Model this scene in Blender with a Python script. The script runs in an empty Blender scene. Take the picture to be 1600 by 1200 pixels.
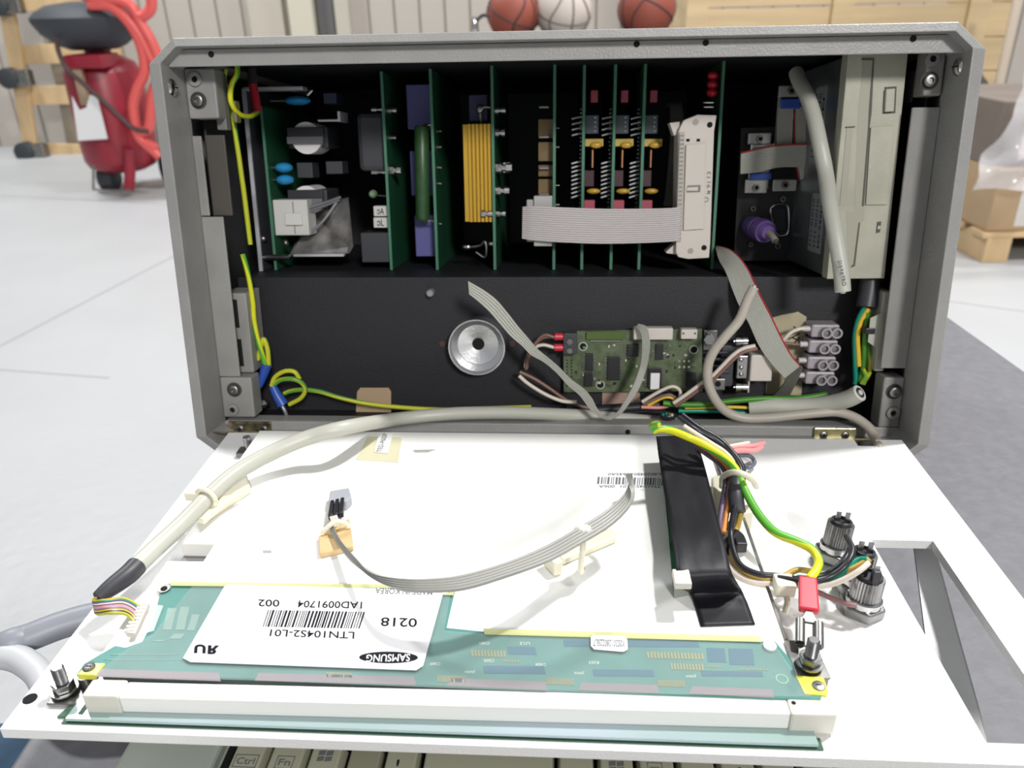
import bpy, bmesh, math, random
from mathutils import Vector, Matrix, noise
random.seed(7)
V = Vector
scene = bpy.context.scene
COL = scene.collection

# ------------------------------------------------------------------ camera
FPX, PITCH, ROLL, CAMZ = 1231.657, .452631, -.023018, .98
CAM = V((0, 0, CAMZ))
FW = V((0, math.cos(PITCH), -math.sin(PITCH)))
UP0 = V((0, math.sin(PITCH), math.cos(PITCH)))
RI0 = V((1, 0, 0))
RI = RI0*math.cos(ROLL) + UP0*math.sin(ROLL)
UP = UP0*math.cos(ROLL) - RI0*math.sin(ROLL)
cd = bpy.data.cameras.new('camera')
cam = bpy.data.objects.new('camera', cd)
COL.objects.link(cam)
cam.matrix_world = Matrix((( RI.x, UP.x, -FW.x, CAM.x), (RI.y, UP.y, -FW.y, CAM.y), (RI.z, UP.z, -FW.z, CAM.z), (0, 0, 0, 1)))
cd.sensor_width = 36
cd.lens = FPX/1600*36
cd.clip_start = .01
cd.clip_end = 60
cd.dof.use_dof = True
cd.dof.focus_distance = .32
cd.dof.aperture_fstop = 17
scene.camera = cam

# ------------------------------------------------------------------ world, lights, exposure
w = bpy.data.worlds.new('hall_light')
scene.world = w
w.use_nodes = True
bg = w.node_tree.nodes['Background']
bg.inputs['Color'].default_value = (.95, .97, 1, 1)
bg.inputs['Strength'].default_value = .32
def area(name, loc, target, size, power, col=(1, 1, 1), shape='DISK'):
    l = bpy.data.lights.new(name, 'AREA')
    l.shape = shape; l.size = size; l.energy = power; l.color = col
    o = bpy.data.objects.new(name, l); COL.objects.link(o)
    o.location = loc
    o.rotation_euler = (V(target)-V(loc)).to_track_quat('-Z', 'Y').to_euler()
    return o
area('ceiling_or_fill_lamp', (2.10, 1.45, 5.2), (.1, .35, .8), .32, 250, (1, .99, .97))
area('ceiling_or_fill_lamp', (-3.4, 4.6, 5.8), (-3.0, 4.6, 0), .8, 300, (.97, .99, 1))
area('ceiling_or_fill_lamp', (4.0, 4.3, 5.8), (3.6, 4.3, 0), .8, 230, (1, .98, 1))
area('ceiling_or_fill_lamp', (2.2, -7.5, 5.6), (-.1, .3, .8), 1.4, 560, (1, .98, .95))  # added fill lamp behind the camera, brightens the case front
scene.view_settings.view_transform = 'Standard'
scene.view_settings.look = 'None'
scene.view_settings.exposure = 0.0
scene.view_settings.gamma = 1
scene.view_settings.use_curve_mapping = False

# ------------------------------------------------------------------ frames
YAW, TAU = -.068712, .17513
UX = V((math.cos(YAW), math.sin(YAW), 0)); NX = V((-math.sin(YAW), math.cos(YAW), 0)); ZX = V((0, 0, 1))
PO = V((-.154344, .374923, -.207695+CAMZ))                # hinge corner of the lowered front panel
ZB = ZX*math.cos(TAU) + NX*math.sin(TAU)
NB = ZB.cross(UX)
BO = PO - .018611*UX - .010635*ZB                         # lower left corner of the leaning case front
def fmat(o, a, b, c):
    return Matrix(((a.x, b.x, c.x, o.x), (a.y, b.y, c.y, o.y), (a.z, b.z, c.z, o.z), (0, 0, 0, 1)))
BF = fmat(BO, UX, NB, ZB)       # case frame: x right, y into the case, z up its face
PF = fmat(PO, UX, NX, ZX)       # panel frame: x right, y away from the viewer, z up
WF = Matrix.Identity(4)
BFI, PFI = BF.inverted(), PF.inverted()
def sight(F, FI, ax, val, x, y):
    d = (FW + RI*((x-800)/FPX) - UP*((y-600)/FPX))
    o = FI @ CAM
    d = FI.to_3x3() @ d
    return o + d*((val-o[ax])/d[ax])
def lB(x, y, d=0): return sight(BF, BFI, 1, d, x, y)
def lBx(x, y, v): return sight(BF, BFI, 0, v, x, y)
def lP(x, y, h=0): return sight(PF, PFI, 2, h, x, y)
def wB(x, y, d=0): return BF @ lB(x, y, d)
def wP(x, y, h=0): return PF @ lP(x, y, h)
def wY(x, y, Y): return sight(WF, WF, 1, Y, x, y)
def wZ(x, y, z): return sight(WF, WF, 2, z, x, y)

# ------------------------------------------------------------------ materials
MATS = {}
def mat(name, col, rough=.5, metal=0, bump=0, scale=200, vary=0, vscale=20, trans=0, alpha=1, spec=.5, col2=None, stretch=None, coat=0, detail=3):
    if name in MATS: return MATS[name]
    m = bpy.data.materials.new(name); m.use_nodes = True
    nt = m.node_tree; n = nt.nodes; L = nt.links
    b = n['Principled BSDF']
    c = (*col, 1)
    b.inputs['Base Color'].default_value = c
    b.inputs['Roughness'].default_value = rough
    b.inputs['Metallic'].default_value = metal
    b.inputs['Specular IOR Level'].default_value = spec
    b.inputs['Transmission Weight'].default_value = trans
    b.inputs['Alpha'].default_value = alpha
    b.inputs['Coat Weight'].default_value = coat
    tc = n.new('ShaderNodeTexCoord'); mp = n.new('ShaderNodeMapping')
    L.new(tc.outputs['Object'], mp.inputs['Vector'])
    if stretch: mp.inputs['Scale'].default_value = stretch
    if vary or col2:
        t = n.new('ShaderNodeTexNoise'); t.inputs['Scale'].default_value = vscale; t.inputs['Detail'].default_value = detail
        L.new(mp.outputs[0], t.inputs['Vector'])
        r = n.new('ShaderNodeValToRGB')
        c2 = col2 if col2 else tuple(max(0, k*(1-vary)) for k in col)
        r.color_ramp.elements[0].position = .35; r.color_ramp.elements[1].position = .65
        r.color_ramp.elements[0].color = (*c2, 1); r.color_ramp.elements[1].color = c
        L.new(t.outputs['Fac'], r.inputs[0]); L.new(r.outputs[0], b.inputs['Base Color'])
    if bump:
        t = n.new('ShaderNodeTexNoise'); t.inputs['Scale'].default_value = scale; t.inputs['Detail'].default_value = 2
        L.new(mp.outputs[0], t.inputs['Vector'])
        bp = n.new('ShaderNodeBump'); bp.inputs['Strength'].default_value = bump; bp.inputs['Distance'].default_value = .0006 if scale > 60 else .01
        L.new(t.outputs['Fac'], bp.inputs['Height']); L.new(bp.outputs[0], b.inputs['Normal'])
    MATS[name] = m
    return m
def striped(name, base, stripe, lo=.0, hi=.35):
    if name in MATS: return MATS[name]
    m = bpy.data.materials.new(name); m.use_nodes = True
    nt = m.node_tree; n = nt.nodes; L = nt.links; b = n['Principled BSDF']
    b.inputs['Roughness'].default_value = .38
    uv = n.new('ShaderNodeUVMap'); uv.uv_map = 'UVMap'
    sp = n.new('ShaderNodeSeparateXYZ'); L.new(uv.outputs[0], sp.inputs[0])
    a = n.new('ShaderNodeMath'); a.operation = 'FRACT'; L.new(sp.outputs[0], a.inputs[0])
    g = n.new('ShaderNodeMath'); g.operation = 'LESS_THAN'; L.new(a.outputs[0], g.inputs[0]); g.inputs[1].default_value = hi
    mx = n.new('ShaderNodeMix'); mx.data_type = 'RGBA'
    mx.inputs[6].default_value = (*base, 1); mx.inputs[7].default_value = (*stripe, 1)
    L.new(g.outputs[0], mx.inputs[0]); L.new(mx.outputs[2], b.inputs['Base Color'])
    MATS[name] = m
    return m
GREY = mat('hammered_grey_paint', (.325, .32, .31), .42, bump=.35, scale=900, vary=.08, vscale=60)
GREYI = mat('inner_grey_paint', (.30, .295, .28), .5, bump=.25, scale=900, vary=.25, vscale=25)
BLACKP = mat('black_plate_paint', (.0105, .0105, .0145), .55, bump=.3, scale=1200)
DARK = mat('dark_interior', (.012, .012, .014), .6)
DGREY = mat('dark_grey_plastic', (.045, .047, .055), .5)
HOLE = mat('hole_black', (.004, .004, .004), .9)
WHITEP = mat('white_panel_paint', (.80, .80, .79), .5, bump=.3, scale=1100)
WHITEM = mat('white_coated_metal', (.86, .86, .83), .4)
CREAM = mat('cream_plastic', (.72, .70, .60), .42)
NYLON = mat('natural_nylon', (.80, .76, .60), .4, spec=.5)
CONN = mat('ivory_connector', (.62, .57, .52), .45)
BEIGE = mat('beige_bezel', (.46, .45, .36), .45, bump=.2, scale=1000, vary=.22, vscale=35)
STEEL = mat('steel', (.38, .38, .38), .3, 1, vary=.3, vscale=150)
CHROME = mat('chrome', (.60, .60, .60), .16, 1)
TIN = mat('dull_steel', (.30, .295, .28), .4, 1, vary=.35, vscale=90)
ZINC = mat('zinc_sheet', (.40, .43, .45), .35, .8, vary=.3, vscale=25)
ALU = mat('turned_aluminium', (.75, .75, .77), .3, 1, bump=.15, scale=600)
BRASS = mat('brass_hinge', (.85, .76, .42), .28, .75, vary=.6, vscale=120)
PCBG = mat('green_circuit_laminate', (.015, .085, .040), .4)
PCBE = mat('card_edge_green', (.06, .19, .12), .5)
PCBC = mat('controller_laminate', (.075, .105, .045), .35, col2=(.13, .165, .10), vscale=260, detail=6)
PCBT = mat('teal_laminate', (.085, .235, .205), .5, spec=.2, col2=(.12, .29, .265), vscale=45)
CABLE = mat('grey_cable_jacket', (.50, .50, .44), .42)
CABLEB = mat('beige_cable_jacket', (.47, .43, .37), .42)
RIB = mat('ribbon_grey', (.50, .50, .45), .42)
RIBW = mat('ribbon_light', (.56, .52, .52), .45)
RED = mat('red_sleeve', (.62, .035, .06), .35)
REDW = mat('red_wire', (.45, .03, .03), .4)
BLUES = mat('blue_sleeve', (.03, .09, .42), .35)
BLUEC = mat('blue_ceramic', (.03, .28, .60), .2)
YEL = mat('yellow_wire', (.75, .50, .04), .35)
GRN = mat('green_wire', (.06, .24, .02), .4)
TEAL = mat('teal_wire', (.0, .25, .17), .35)
BLK = mat('black_wire', (.018, .018, .024), .35)
BRN = mat('brown_wire', (.20, .11, .085), .4)
PINK = mat('pink_wire', (.72, .30, .30), .4)
WHW = mat('white_wire', (.70, .62, .54), .4)
ORG = mat('orange_wire', (.72, .27, .05), .4)
VIO = mat('violet_wire', (.13, .09, .16), .4)
GY = striped('green_yellow_wire', (.10, .40, .03), (.68, .68, .02), 0, .45)
GYY = striped('yellow_green_wire', (.52, .55, .03), (.12, .34, .04), 0, .3)
TAPE = mat('black_tape', (.008, .008, .012), .5, bump=.4, scale=90, spec=.35)
COPPER = mat('copper', (.7, .35, .2), .3, 1)
GOLD = mat('gold_anodised', (.65, .40, .05), .35, .5)
INK = mat('black_ink', (.015, .015, .02), .8, spec=.1)
INKG = mat('grey_ink', (.16, .165, .18), .8, spec=.1)
PURP = mat('lilac_block', (.10, .10, .30), .5)
PURPC = mat('purple_plug', (.30, .18, .56), .4)
KEY = mat('key_plastic', (.44, .44, .33), .5)
KEYH = mat('keyboard_housing', (.46, .50, .45), .5, vary=.12, vscale=30)
CHIP = mat('chip_black', (.02, .02, .023), .4)
MASK = mat('masking_tape', (.50, .44, .30), .7, vary=.25, vscale=60)
TERM = mat('terminal_grey', (.36, .33, .36), .35)

# ------------------------------------------------------------------ mesh builder
def catmull(pts, n=8):
    pts = [V(p) for p in pts]
    if len(pts) < 3: return pts
    P = [pts[0]*2-pts[1]] + pts + [pts[-1]*2-pts[-2]]
    out = []
    for i in range(1, len(P)-2):
        a, b, c, d = P[i-1:i+3]
        for k in range(n):
            t = k/n
            out.append(.5*((2*b) + (c-a)*t + (2*a-5*b+4*c-d)*t*t + (3*b-a-3*c+d)*t**3))
    out.append(P[-2])
    return out
class M:
    def __init__(s): s.v = []; s.f = []; s.uv = {}
    def add(s, vs, fs):
        o = len(s.v); s.v += [V(p) for p in vs]; s.f += [tuple(o+i for i in f) for f in fs]; return s
    def box(s, x0, x1, y0, y1, z0, z1):
        x0, x1 = sorted((x0, x1)); y0, y1 = sorted((y0, y1)); z0, z1 = sorted((z0, z1))
        return s.add([(x0,y0,z0),(x1,y0,z0),(x1,y1,z0),(x0,y1,z0),(x0,y0,z1),(x1,y0,z1),(x1,y1,z1),(x0,y1,z1)],
                     [(0,3,2,1),(4,5,6,7),(0,1,5,4),(1,2,6,5),(2,3,7,6),(3,0,4,7)])
    def hull(s, a, b):
        """a, b: matching loops of points -> closed prism between them"""
        n = len(a); a = [V(p) for p in a]; b = [V(p) for p in b]
        nrm = V((0, 0, 0))
        for i in range(n): nrm += (a[i]-a[0]).cross(a[(i+1) % n]-a[0])
        if nrm.dot(b[0]-a[0]) > 0: a, b = a[::-1], b[::-1]
        fs = [tuple(range(n)), tuple(range(2*n-1, n-1, -1))]
        for i in range(n):
            j = (i+1) % n
            fs.append((j, i, n+i, n+j))
        return s.add(a+b, fs)
    def prism(s, poly, ax, lo, hi):
        """poly of 2D points in the plane of the two other axes"""
        def mk(p, t):
            q = list(p); q.insert(ax, t); return V(q)
        return s.hull([mk(p, lo) for p in poly], [mk(p, hi) for p in poly])
    def tube(s, pts, r, n=10, cap=True, smooth=8, scale=None):
        P = catmull(pts, smooth) if smooth else [V(p) for p in pts]
        Q = [P[0]]
        for p in P[1:]:
            if (p-Q[-1]).length > 1e-5: Q.append(p)
        P = Q
        N = len(P); T = []
        for i in range(N):
            a = P[max(0, i-1)]; b = P[min(N-1, i+1)]; T.append((b-a).normalized())
        up = V((0, 0, 1)) if abs(T[0].z) < .9 else V((1, 0, 0))
        side = T[0].cross(up).normalized()
        o = len(s.v); acc = 0
        for i in range(N):
            if i:
                acc += (P[i]-P[i-1]).length
                side = (side - T[i]*side.dot(T[i])).normalized()
            u2 = T[i].cross(side)
            rr = r if not callable(r) else r(i/(N-1))
            for k in range(n):
                a = 2*math.pi*k/n
                s.v.append(P[i] + side*(rr*math.cos(a)) + u2*(rr*math.sin(a)))
        for i in range(N-1):
            for k in range(n):
                k2 = (k+1) % n
                f = (o+i*n+k, o+i*n+k2, o+(i+1)*n+k2, o+(i+1)*n+k)
                s.uv[len(s.f)] = [((k+.0)/n+i*.012, i/N), ((k+1)/n+i*.012, i/N), ((k+1)/n+i*.012, (i+1)/N), (k/n+i*.012, (i+1)/N)]
                s.f.append(f)
        if cap:
            s.f.append(tuple(o+k for k in range(n))[::-1]); s.f.append(tuple(o+(N-1)*n+k for k in range(n)))
        return s
    def cyl(s, a, b, r0, r1=None, n=24):
        r1 = r0 if r1 is None else r1
        return s.lathe(a, b, [(0, r0), (1, r1)], n)
    def lathe(s, a, b, prof, n=24, closed=True):
        a = V(a); b = V(b); ax = b-a; L = ax.length; t = ax.normalized()
        up = V((0, 0, 1)) if abs(t.z) < .9 else V((1, 0, 0))
        e = t.cross(up).normalized(); g = t.cross(e)
        o = len(s.v)
        for (h, r) in prof:
            for k in range(n):
                an = 2*math.pi*k/n
                s.v.append(a + ax*h + e*(r*math.cos(an)) + g*(r*math.sin(an)))
        for i in range(len(prof)-1):
            for k in range(n):
                k2 = (k+1) % n
                s.f.append((o+i*n+k, o+i*n+k2, o+(i+1)*n+k2, o+(i+1)*n+k))
        if closed:
            s.f.append(tuple(o+k for k in range(n))[::-1]); s.f.append(tuple(o+(len(prof)-1)*n+k for k in range(n)))
        return s
    def ball(s, c, rx, ry=None, rz=None, n=16):
        ry = ry or rx; rz = rz or rx; c = V(c); o = len(s.v); m = n//2
        for i in range(m+1):
            ph = math.pi*i/m
            for k in range(n):
                th = 2*math.pi*k/n
                s.v.append(c + V((rx*math.sin(ph)*math.cos(th), ry*math.sin(ph)*math.sin(th), rz*math.cos(ph))))
        for i in range(m):
            for k in range(n):
                k2 = (k+1) % n
                s.f.append((o+i*n+k, o+(i+1)*n+k, o+(i+1)*n+k2, o+i*n+k2))
        return s
    def sheet(s, rows, th=0):
        """grid of points (rows of equal length); th gives thickness"""
        R_, C_ = len(rows), len(rows[0]); o = len(s.v)
        rows = [[V(p) for p in r] for r in rows]
        for r in rows: s.v += r
        for i in range(R_-1):
            for k in range(C_-1):
                s.f.append((o+i*C_+k, o+i*C_+k+1, o+(i+1)*C_+k+1, o+(i+1)*C_+k))
        return s
def build(name, m, mt, parent=None, F=None, base=None, bevel=0, smooth=False, solid=0, sub=0, seg=2, auto=None):
    if parent is not None: base = V(parent['_b']); F = None
    else: base = V(base or (0, 0, 0))
    me = bpy.data.meshes.new(name)
    me.from_pydata([p-base for p in m.v], [], m.f)
    if m.uv:
        uvl = me.uv_layers.new(name='UVMap')
        for fi, uvs in m.uv.items():
            pl = me.polygons[fi]
            for k, li in enumerate(pl.loop_indices): uvl.data[li].uv = uvs[k]
    me.materials.append(mt)
    bm = bmesh.new(); bm.from_mesh(me); bmesh.ops.remove_doubles(bm, verts=bm.verts, dist=1e-7)
    bmesh.ops.recalc_face_normals(bm, faces=bm.faces)
    for f in bm.faces: f.smooth = bool(smooth)
    if smooth:
        for e in bm.edges:
            if len(e.link_faces) == 2 and e.calc_face_angle() > .7: e.smooth = False
    bm.to_mesh(me); bm.free()
    o = bpy.data.objects.new(name, me); COL.objects.link(o)
    if parent is not None: o.parent = parent
    else: o.matrix_world = F @ Matrix.Translation(base)
    o['_b'] = tuple(base)
    if solid:
        md = o.modifiers.new('thickness', 'SOLIDIFY'); md.thickness = solid; md.offset = 0
    if bevel:
        md = o.modifiers.new('edge', 'BEVEL'); md.width = bevel; md.segments = seg; md.limit_method = 'ANGLE'; md.angle_limit = .6
        md.harden_normals = False
    if sub:
        md = o.modifiers.new('smooth', 'SUBSURF'); md.levels = sub; md.render_levels = sub
    return o
def tag(o, label, cat, group=None):
    o['label'] = label; o['category'] = cat
    if group: o['group'] = group
    return o
def thing(name, label, cat, F, base, group=None):
    o = bpy.data.objects.new(name, None); COL.objects.link(o)
    o.empty_display_size = .01
    base = V(base); o.matrix_world = F @ Matrix.Translation(base); o['_b'] = tuple(base)
    return tag(o, label, cat, group)
def struct(name, m, mt, **k):
    o = build(name, m, mt, F=WF, **k); o['kind'] = 'structure'; return o
# text as flat print mapped onto a local parallelogram
def letters(s, o, r, t, mt, parent, name='lettering', lift=V((0, 0, 0)), bold=.012):
    """o: lower left corner, r: lower right, t: upper left of the word, in the parent's frame coords"""
    cu = bpy.data.curves.new('txt', 'FONT'); cu.body = s; cu.resolution_u = 3; cu.offset = bold
    ob = bpy.data.objects.new('txt', cu); COL.objects.link(ob)
    dg = bpy.context.evaluated_depsgraph_get(); dg.update()
    me = ob.evaluated_get(dg).to_mesh()
    vs = [v.co.copy() for v in me.vertices]; fs = [tuple(p.vertices) for p in me.polygons]
    ob.evaluated_get(dg).to_mesh_clear(); bpy.data.objects.remove(ob); bpy.data.curves.remove(cu)
    if not vs: return
    x0 = min(v.x for v in vs); x1 = max(v.x for v in vs); y0 = min(v.y for v in vs); y1 = max(v.y for v in vs)
    o, r, t = V(o), V(r), V(t)
    m = M(); m.add([o+(r-o)*((v.x-x0)/(x1-x0))+(t-o)*((v.y-y0)/(y1-y0))+lift for v in vs], fs)
    return build(name, m, mt, parent)
def rb(name, mt, parent, x0, y0, x1, y1, d0, d1, bevel=.0004, q=None):
    """block in the case: its front face covers the pixel rectangle at depth d0, reaches back to d1"""
    a = lB(x0, y1, d0); b = lB(x1, y0, d0)
    m = M(); m.box(a.x, b.x, d0, d1, a.z, b.z)
    return build(name, m, mt, parent, bevel=bevel)
def pb(name, mt, parent, poly, h0, h1, bevel=.0003, smooth=False):
    """block on the panel: its top face is the pixel polygon at height h1"""
    loc = [lP(x, y, h1) for x, y in poly]
    m = M(); m.hull([(p.x, p.y, h0) for p in loc], [(p.x, p.y, h1) for p in loc])
    return build(name, m, mt, parent, bevel=bevel)
def hexnut(c, ax, r, h, name, mt, parent):
    m = M(); c = V(c); ax = V(ax).normalized()
    m.lathe(c, c+ax*h, [(0, r), (1, r)], 6)
    return build(name, m, mt, parent, bevel=r*.08)
def wires_between(Lp, Rp, n, th, name, mt, parent, redge=None, samples=8):
    """flat cable: n insulated wires side by side between two edge paths"""
    A = catmull(Lp, samples); B_ = catmull(Rp, samples); N = min(len(A), len(B_))
    def strand(js):
        m = M()
        for j in js:
            o = len(m.v); K = 8
            for i in range(N):
                a, b = A[i], B_[i]
                t = (A[min(N-1, i+1)]+B_[min(N-1, i+1)]) - (A[max(0, i-1)]+B_[max(0, i-1)])
                w_ = b-a; nn = w_.cross(t)
                nn = nn.normalized() if nn.length > 1e-9 else V((0, 0, 1))
                c = a + w_*((j+.5)/n); hw = w_*(.50/n)
                for k in range(K):
                    an = 2*math.pi*k/K
                    m.v.append(c + hw*math.cos(an) + nn*(th*math.sin(an)))
            for i in range(N-1):
                for k in range(K):
                    k2 = (k+1) % K
                    m.f.append((o+i*K+k, o+i*K+k2, o+(i+1)*K+k2, o+(i+1)*K+k))
            m.f.append(tuple(o+k for k in range(K))); m.f.append(tuple(o+(N-1)*K+k for k in range(K)))
        return m
    red = [redge] if redge is not None else []
    build(name, strand([j for j in range(n) if j not in red]), mt, parent, smooth=True)
    for j in red: build('red_edge_wire', strand([j]), REDW, parent, smooth=True)

# ================================================================== SETTING
FLOORM = mat('pale_concrete', (.455, .465, .475), .45, vary=.10, vscale=1.1, bump=.15, scale=30, detail=8)
WALLM = mat('cream_wall_sheet', (.46, .42, .375), .55, vary=.06, vscale=2)
m = M().box(-9, 9, -4, 12, -.1, 0)
fl = struct('floor', m, FLOORM)
JOINT = mat('floor_joint', (.36, .36, .37), .8)
def joint(pa, pb_, wd=.02):
    a = wZ(*pa, .0012); b = wZ(*pb_, .0012); d = (b-a).normalized(); s = V((-d.y, d.x, 0))*wd/2
    m = M().hull([a-s, b-s, b+s, a+s], [p-V((0, 0, .001)) for p in (a-s, b-s, b+s, a+s)])
    build('joint', m, JOINT, fl)
joint((-10, 545), (300, 385), .014)
joint((-40, 303), (320, 322), .010)
joint((1480, 470), (1700, 500), .006)
joint((-30, 575), (170, 590), .005)
WY = 6.62
wall = struct('wall_back', M().box(-9, 9, WY+.03, WY+.15, 0, 4.5), mat('wall_core', (.42, .38, .33), .8))
# ribbed cladding: sheets side by side with recessed joints
pm = None
x = -6.2
while x < 6.4:
    if pm is None:
        o = build('cladding_panel', M().prism([(0, 0), (.004, -.02), (.176, -.02), (.18, 0)], 2, 0, 4.4), WALLM, wall)
        pm = o
    else:
        o = pm.copy(); COL.objects.link(o)
    o.parent = wall; o.location = (x, WY+.03, 0)
    x += .192
c0 = wY(478, 30, WY-.12); c1 = wY(512, 30, WY-.12)
struct('trim_1', M().box(c0.x-.12, c1.x-.1, WY-.15, WY+.02, 0, 4.4), mat('pale_column', (.55, .52, .42), .6), bevel=.01)
struct('trim_2', M().box(c1.x-.085, c1.x+.035, WY-.06, WY+.02, 0, 4.4), mat('dark_gap', (.12, .115, .12), .7))
struct('trim_3', M().box(c1.x+.05, c1.x+.16, WY-.10, WY+.02, 0, 4.4), mat('door_post', (.46, .43, .36), .6), bevel=.01)
c = wY(415, 30, WY-.12)
struct('trim_4', M().box(c.x-.14, c.x+.12, WY-.07, WY+.02, 0, 4.4), mat('pale_column2', (.48, .44, .37), .6), bevel=.01)

# ------------------------------------------------------------------ workbench
TZ = PO.z-.055
bench = thing('workbench', 'speckled dark grey workbench top under the opened computer', 'table', WF, (.1, .2, 0))
TOPM = mat('grey_bench_laminate', (.135, .135, .15), .5, vary=.18, vscale=130, bump=.2, scale=300, detail=8)
build('top', M().box(-.198, .392, -.18, .78, TZ-.028, TZ), TOPM, bench, bevel=.002)
for sx in (-.15, .345):
    for sy in (-.13, .73):
        build('leg', M().box(sx-.02, sx+.02, sy-.02, sy+.02, 0, TZ-.0282), mat('bench_leg', (.1, .1, .11), .5), bench, bevel=.002)

# ------------------------------------------------------------------ background, left
WOOD = mat('pale_pine', (.62, .44, .24), .6, vary=.22, vscale=9, stretch=(1, 1, .25))
WOOD2 = mat('grey_plywood', (.36, .31, .24), .7, vary=.25, vscale=6)
RUB = mat('caster_rubber', (.03, .035, .04), .5)
DY = 6.2
b0 = wY(60, 247, DY)
dolly = thing('wooden_dolly', 'pine dolly frame with black casters stood on edge against the wall', 'dolly', WF, (b0.x, DY, 0))
def board(par, name, p, q, Y, wd, mt, th=.045, dy=0):
    a = wY(*p, Y); b = wY(*q, Y); d = (b-a).normalized(); s = V((-d.z, 0, d.x))*wd/2
    o1 = V((0, -th/2+dy, 0)); o2 = V((0, th/2+dy, 0))
    return build(name, M().hull([p_+o1 for p_ in (a-s, b-s, b+s, a+s)], [p_+o2 for p_ in (a-s, b-s, b+s, a+s)]), mt, par, bevel=.004)
board(dolly, 'upright', (5, -60), (58, 246), DY, .10, WOOD, dy=-.05)
for (p, q, wd) in (((16, 4), (150, -6), .13), ((30, 86), (190, 80), .13), ((42, 150), (200, 145), .13), ((58, 235), (230, 240), .11)):
    board(dolly, 'slat', p, q, DY, wd, WOOD)
board(dolly, 'back_board', (100, -60), (150, 238), DY+.09, .42, WOOD2, th=.02)
board(dolly, 'back_board', (135, -60), (195, 238), DY+.11, .20, WALLM, th=.02)
for (px, py) in ((20, 122), (45, 237), (4, 8)):
    c = wY(px, py, DY-.12)
    k = build('caster', M().box(c.x, c.x+.13, c.y-.03, c.y+.05, c.z-.055, c.z+.055), TIN, dolly, bevel=.01)
    build('wheel', M().lathe((c.x-.02, c.y-.05, c.z), (c.x-.02, c.y+.05, c.z), [(0, .05), (.1, .07), (.9, .07), (1, .05)], 24), RUB, k, smooth=True)

CY = 4.85
cb = wY(198, 262, CY); ct = wY(150, 84, CY)
REDP = mat('compressor_red', (.31, .016, .034), .38, vary=.25, vscale=4)
comp = thing('air_compressor', 'upright red air compressor tank with black motor cover', 'compressor', WF, (cb.x, CY, 0))
cx = (cb.x+ct.x)/2
ztop = ct.z; zbot = cb.z-.02
m = M().lathe((cx, CY, zbot), (cx, CY, ztop), [(0, .05), (.015, .12), (.06, .185), (.12, .205), (.25, .21), (.85, .205), (.93, .18), (.985, .11), (1, .04)], 32)
build('tank', m, REDP, comp, smooth=True)
c = wY(140, 40, CY-.05)
m = M().lathe((c.x, c.y, c.z-.125), (c.x, c.y, c.z+.12), [(0, .02), (.02, .12), (.1, .17), (.35, .25), (.58, .285), (.68, .29), (.8, .26), (.93, .2), (1, .08)], 32)
build('motor_cover', m, mat('charcoal_cover', (.035, .04, .05), .65), comp, smooth=True)
build('neck', M().cyl((cx, CY, ztop-.02), (cx, CY, ztop+.06), .07), REDP, comp)
a = wY(104, 92, CY-.22); b = wY(140, 106, CY-.22)
build('platform', M().box(a.x, b.x+.1, CY-.26, CY-.05, a.z-.05, a.z+.02), REDP, comp, bevel=.01)
a = wY(113, 108, CY-.24); b = wY(140, 165, CY-.24)
build('bracket', M().box(a.x, b.x, CY-.25, CY-.21, b.z, a.z), mat('tan_bracket', (.35, .26, .17), .6), comp, bevel=.005)
pts = [wY(*p, CY-.28) for p in ((112, 150), (124, 172), (135, 168), (140, 148), (152, 152), (168, 217), (122, 220))]
build('paper_sheet', M().hull(pts, [p+V((0, .004, 0)) for p in pts]), mat('notice_paper', (.74, .73, .73), .7), comp)
build('drain_foot', M().tube([wY(202, 232, CY-.2), wY(203, 270, CY-.2), wY(201, 297, CY-.2)], .03, 10), REDP, comp, smooth=True)
wl = wY(172, 272, CY)
build('wheel', M().lathe((wl.x-.05, CY-.02, .075), (wl.x+.05, CY-.02, .075), [(0, .06), (.1, .075), (.9, .075), (1, .06)], 20), RUB, comp, smooth=True)
build('wheel', M().lathe((wl.x+.30, CY+.1, .12), (wl.x+.38, CY+.1, .12), [(0, .10), (.1, .12), (.9, .12), (1, .10)], 20), RUB, comp, smooth=True)
build('power_cord', M().tube([wY(*p, CY-.30) for p in ((88, 60), (92, 82), (105, 108), (130, 130), (155, 152), (185, 180), (208, 200), (232, 206))], .013, 8), mat('dark_cord', (.06, .03, .03), .5), comp, smooth=True)
build('stand_rod', M().tube([wY(*p, CY-.32) for p in ((146, 258), (146, 296), (176, 298), (205, 298))], .008, 6, smooth=0), TIN, comp)
hose = thing('red_air_hose', 'red air hose looping over the compressor from above', 'hose', WF, (cb.x+.4, CY, 0))
HOSE = mat('red_hose', (.68, .10, .09), .4)
for P_ in (((130, -8), (160, 4), (190, 22), (215, 50), (236, 90), (262, 140), (290, 190)),
           ((140, 8), (172, 10), (200, 34), (220, 70), (226, 110), (214, 140), (208, 170), (218, 215), (245, 232)),
           ((236, -10), (236, 12), (226, 24), (215, 26)),
           ((150, -6), (200, 6), (222, 40), (240, 72), (250, 110), (238, 150), (232, 200), (216, 212), (250, 245))):
    build('loop', M().tube([wY(x, y, CY-.27) for x, y in P_], .028, 10), HOSE, hose, smooth=True)

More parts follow.
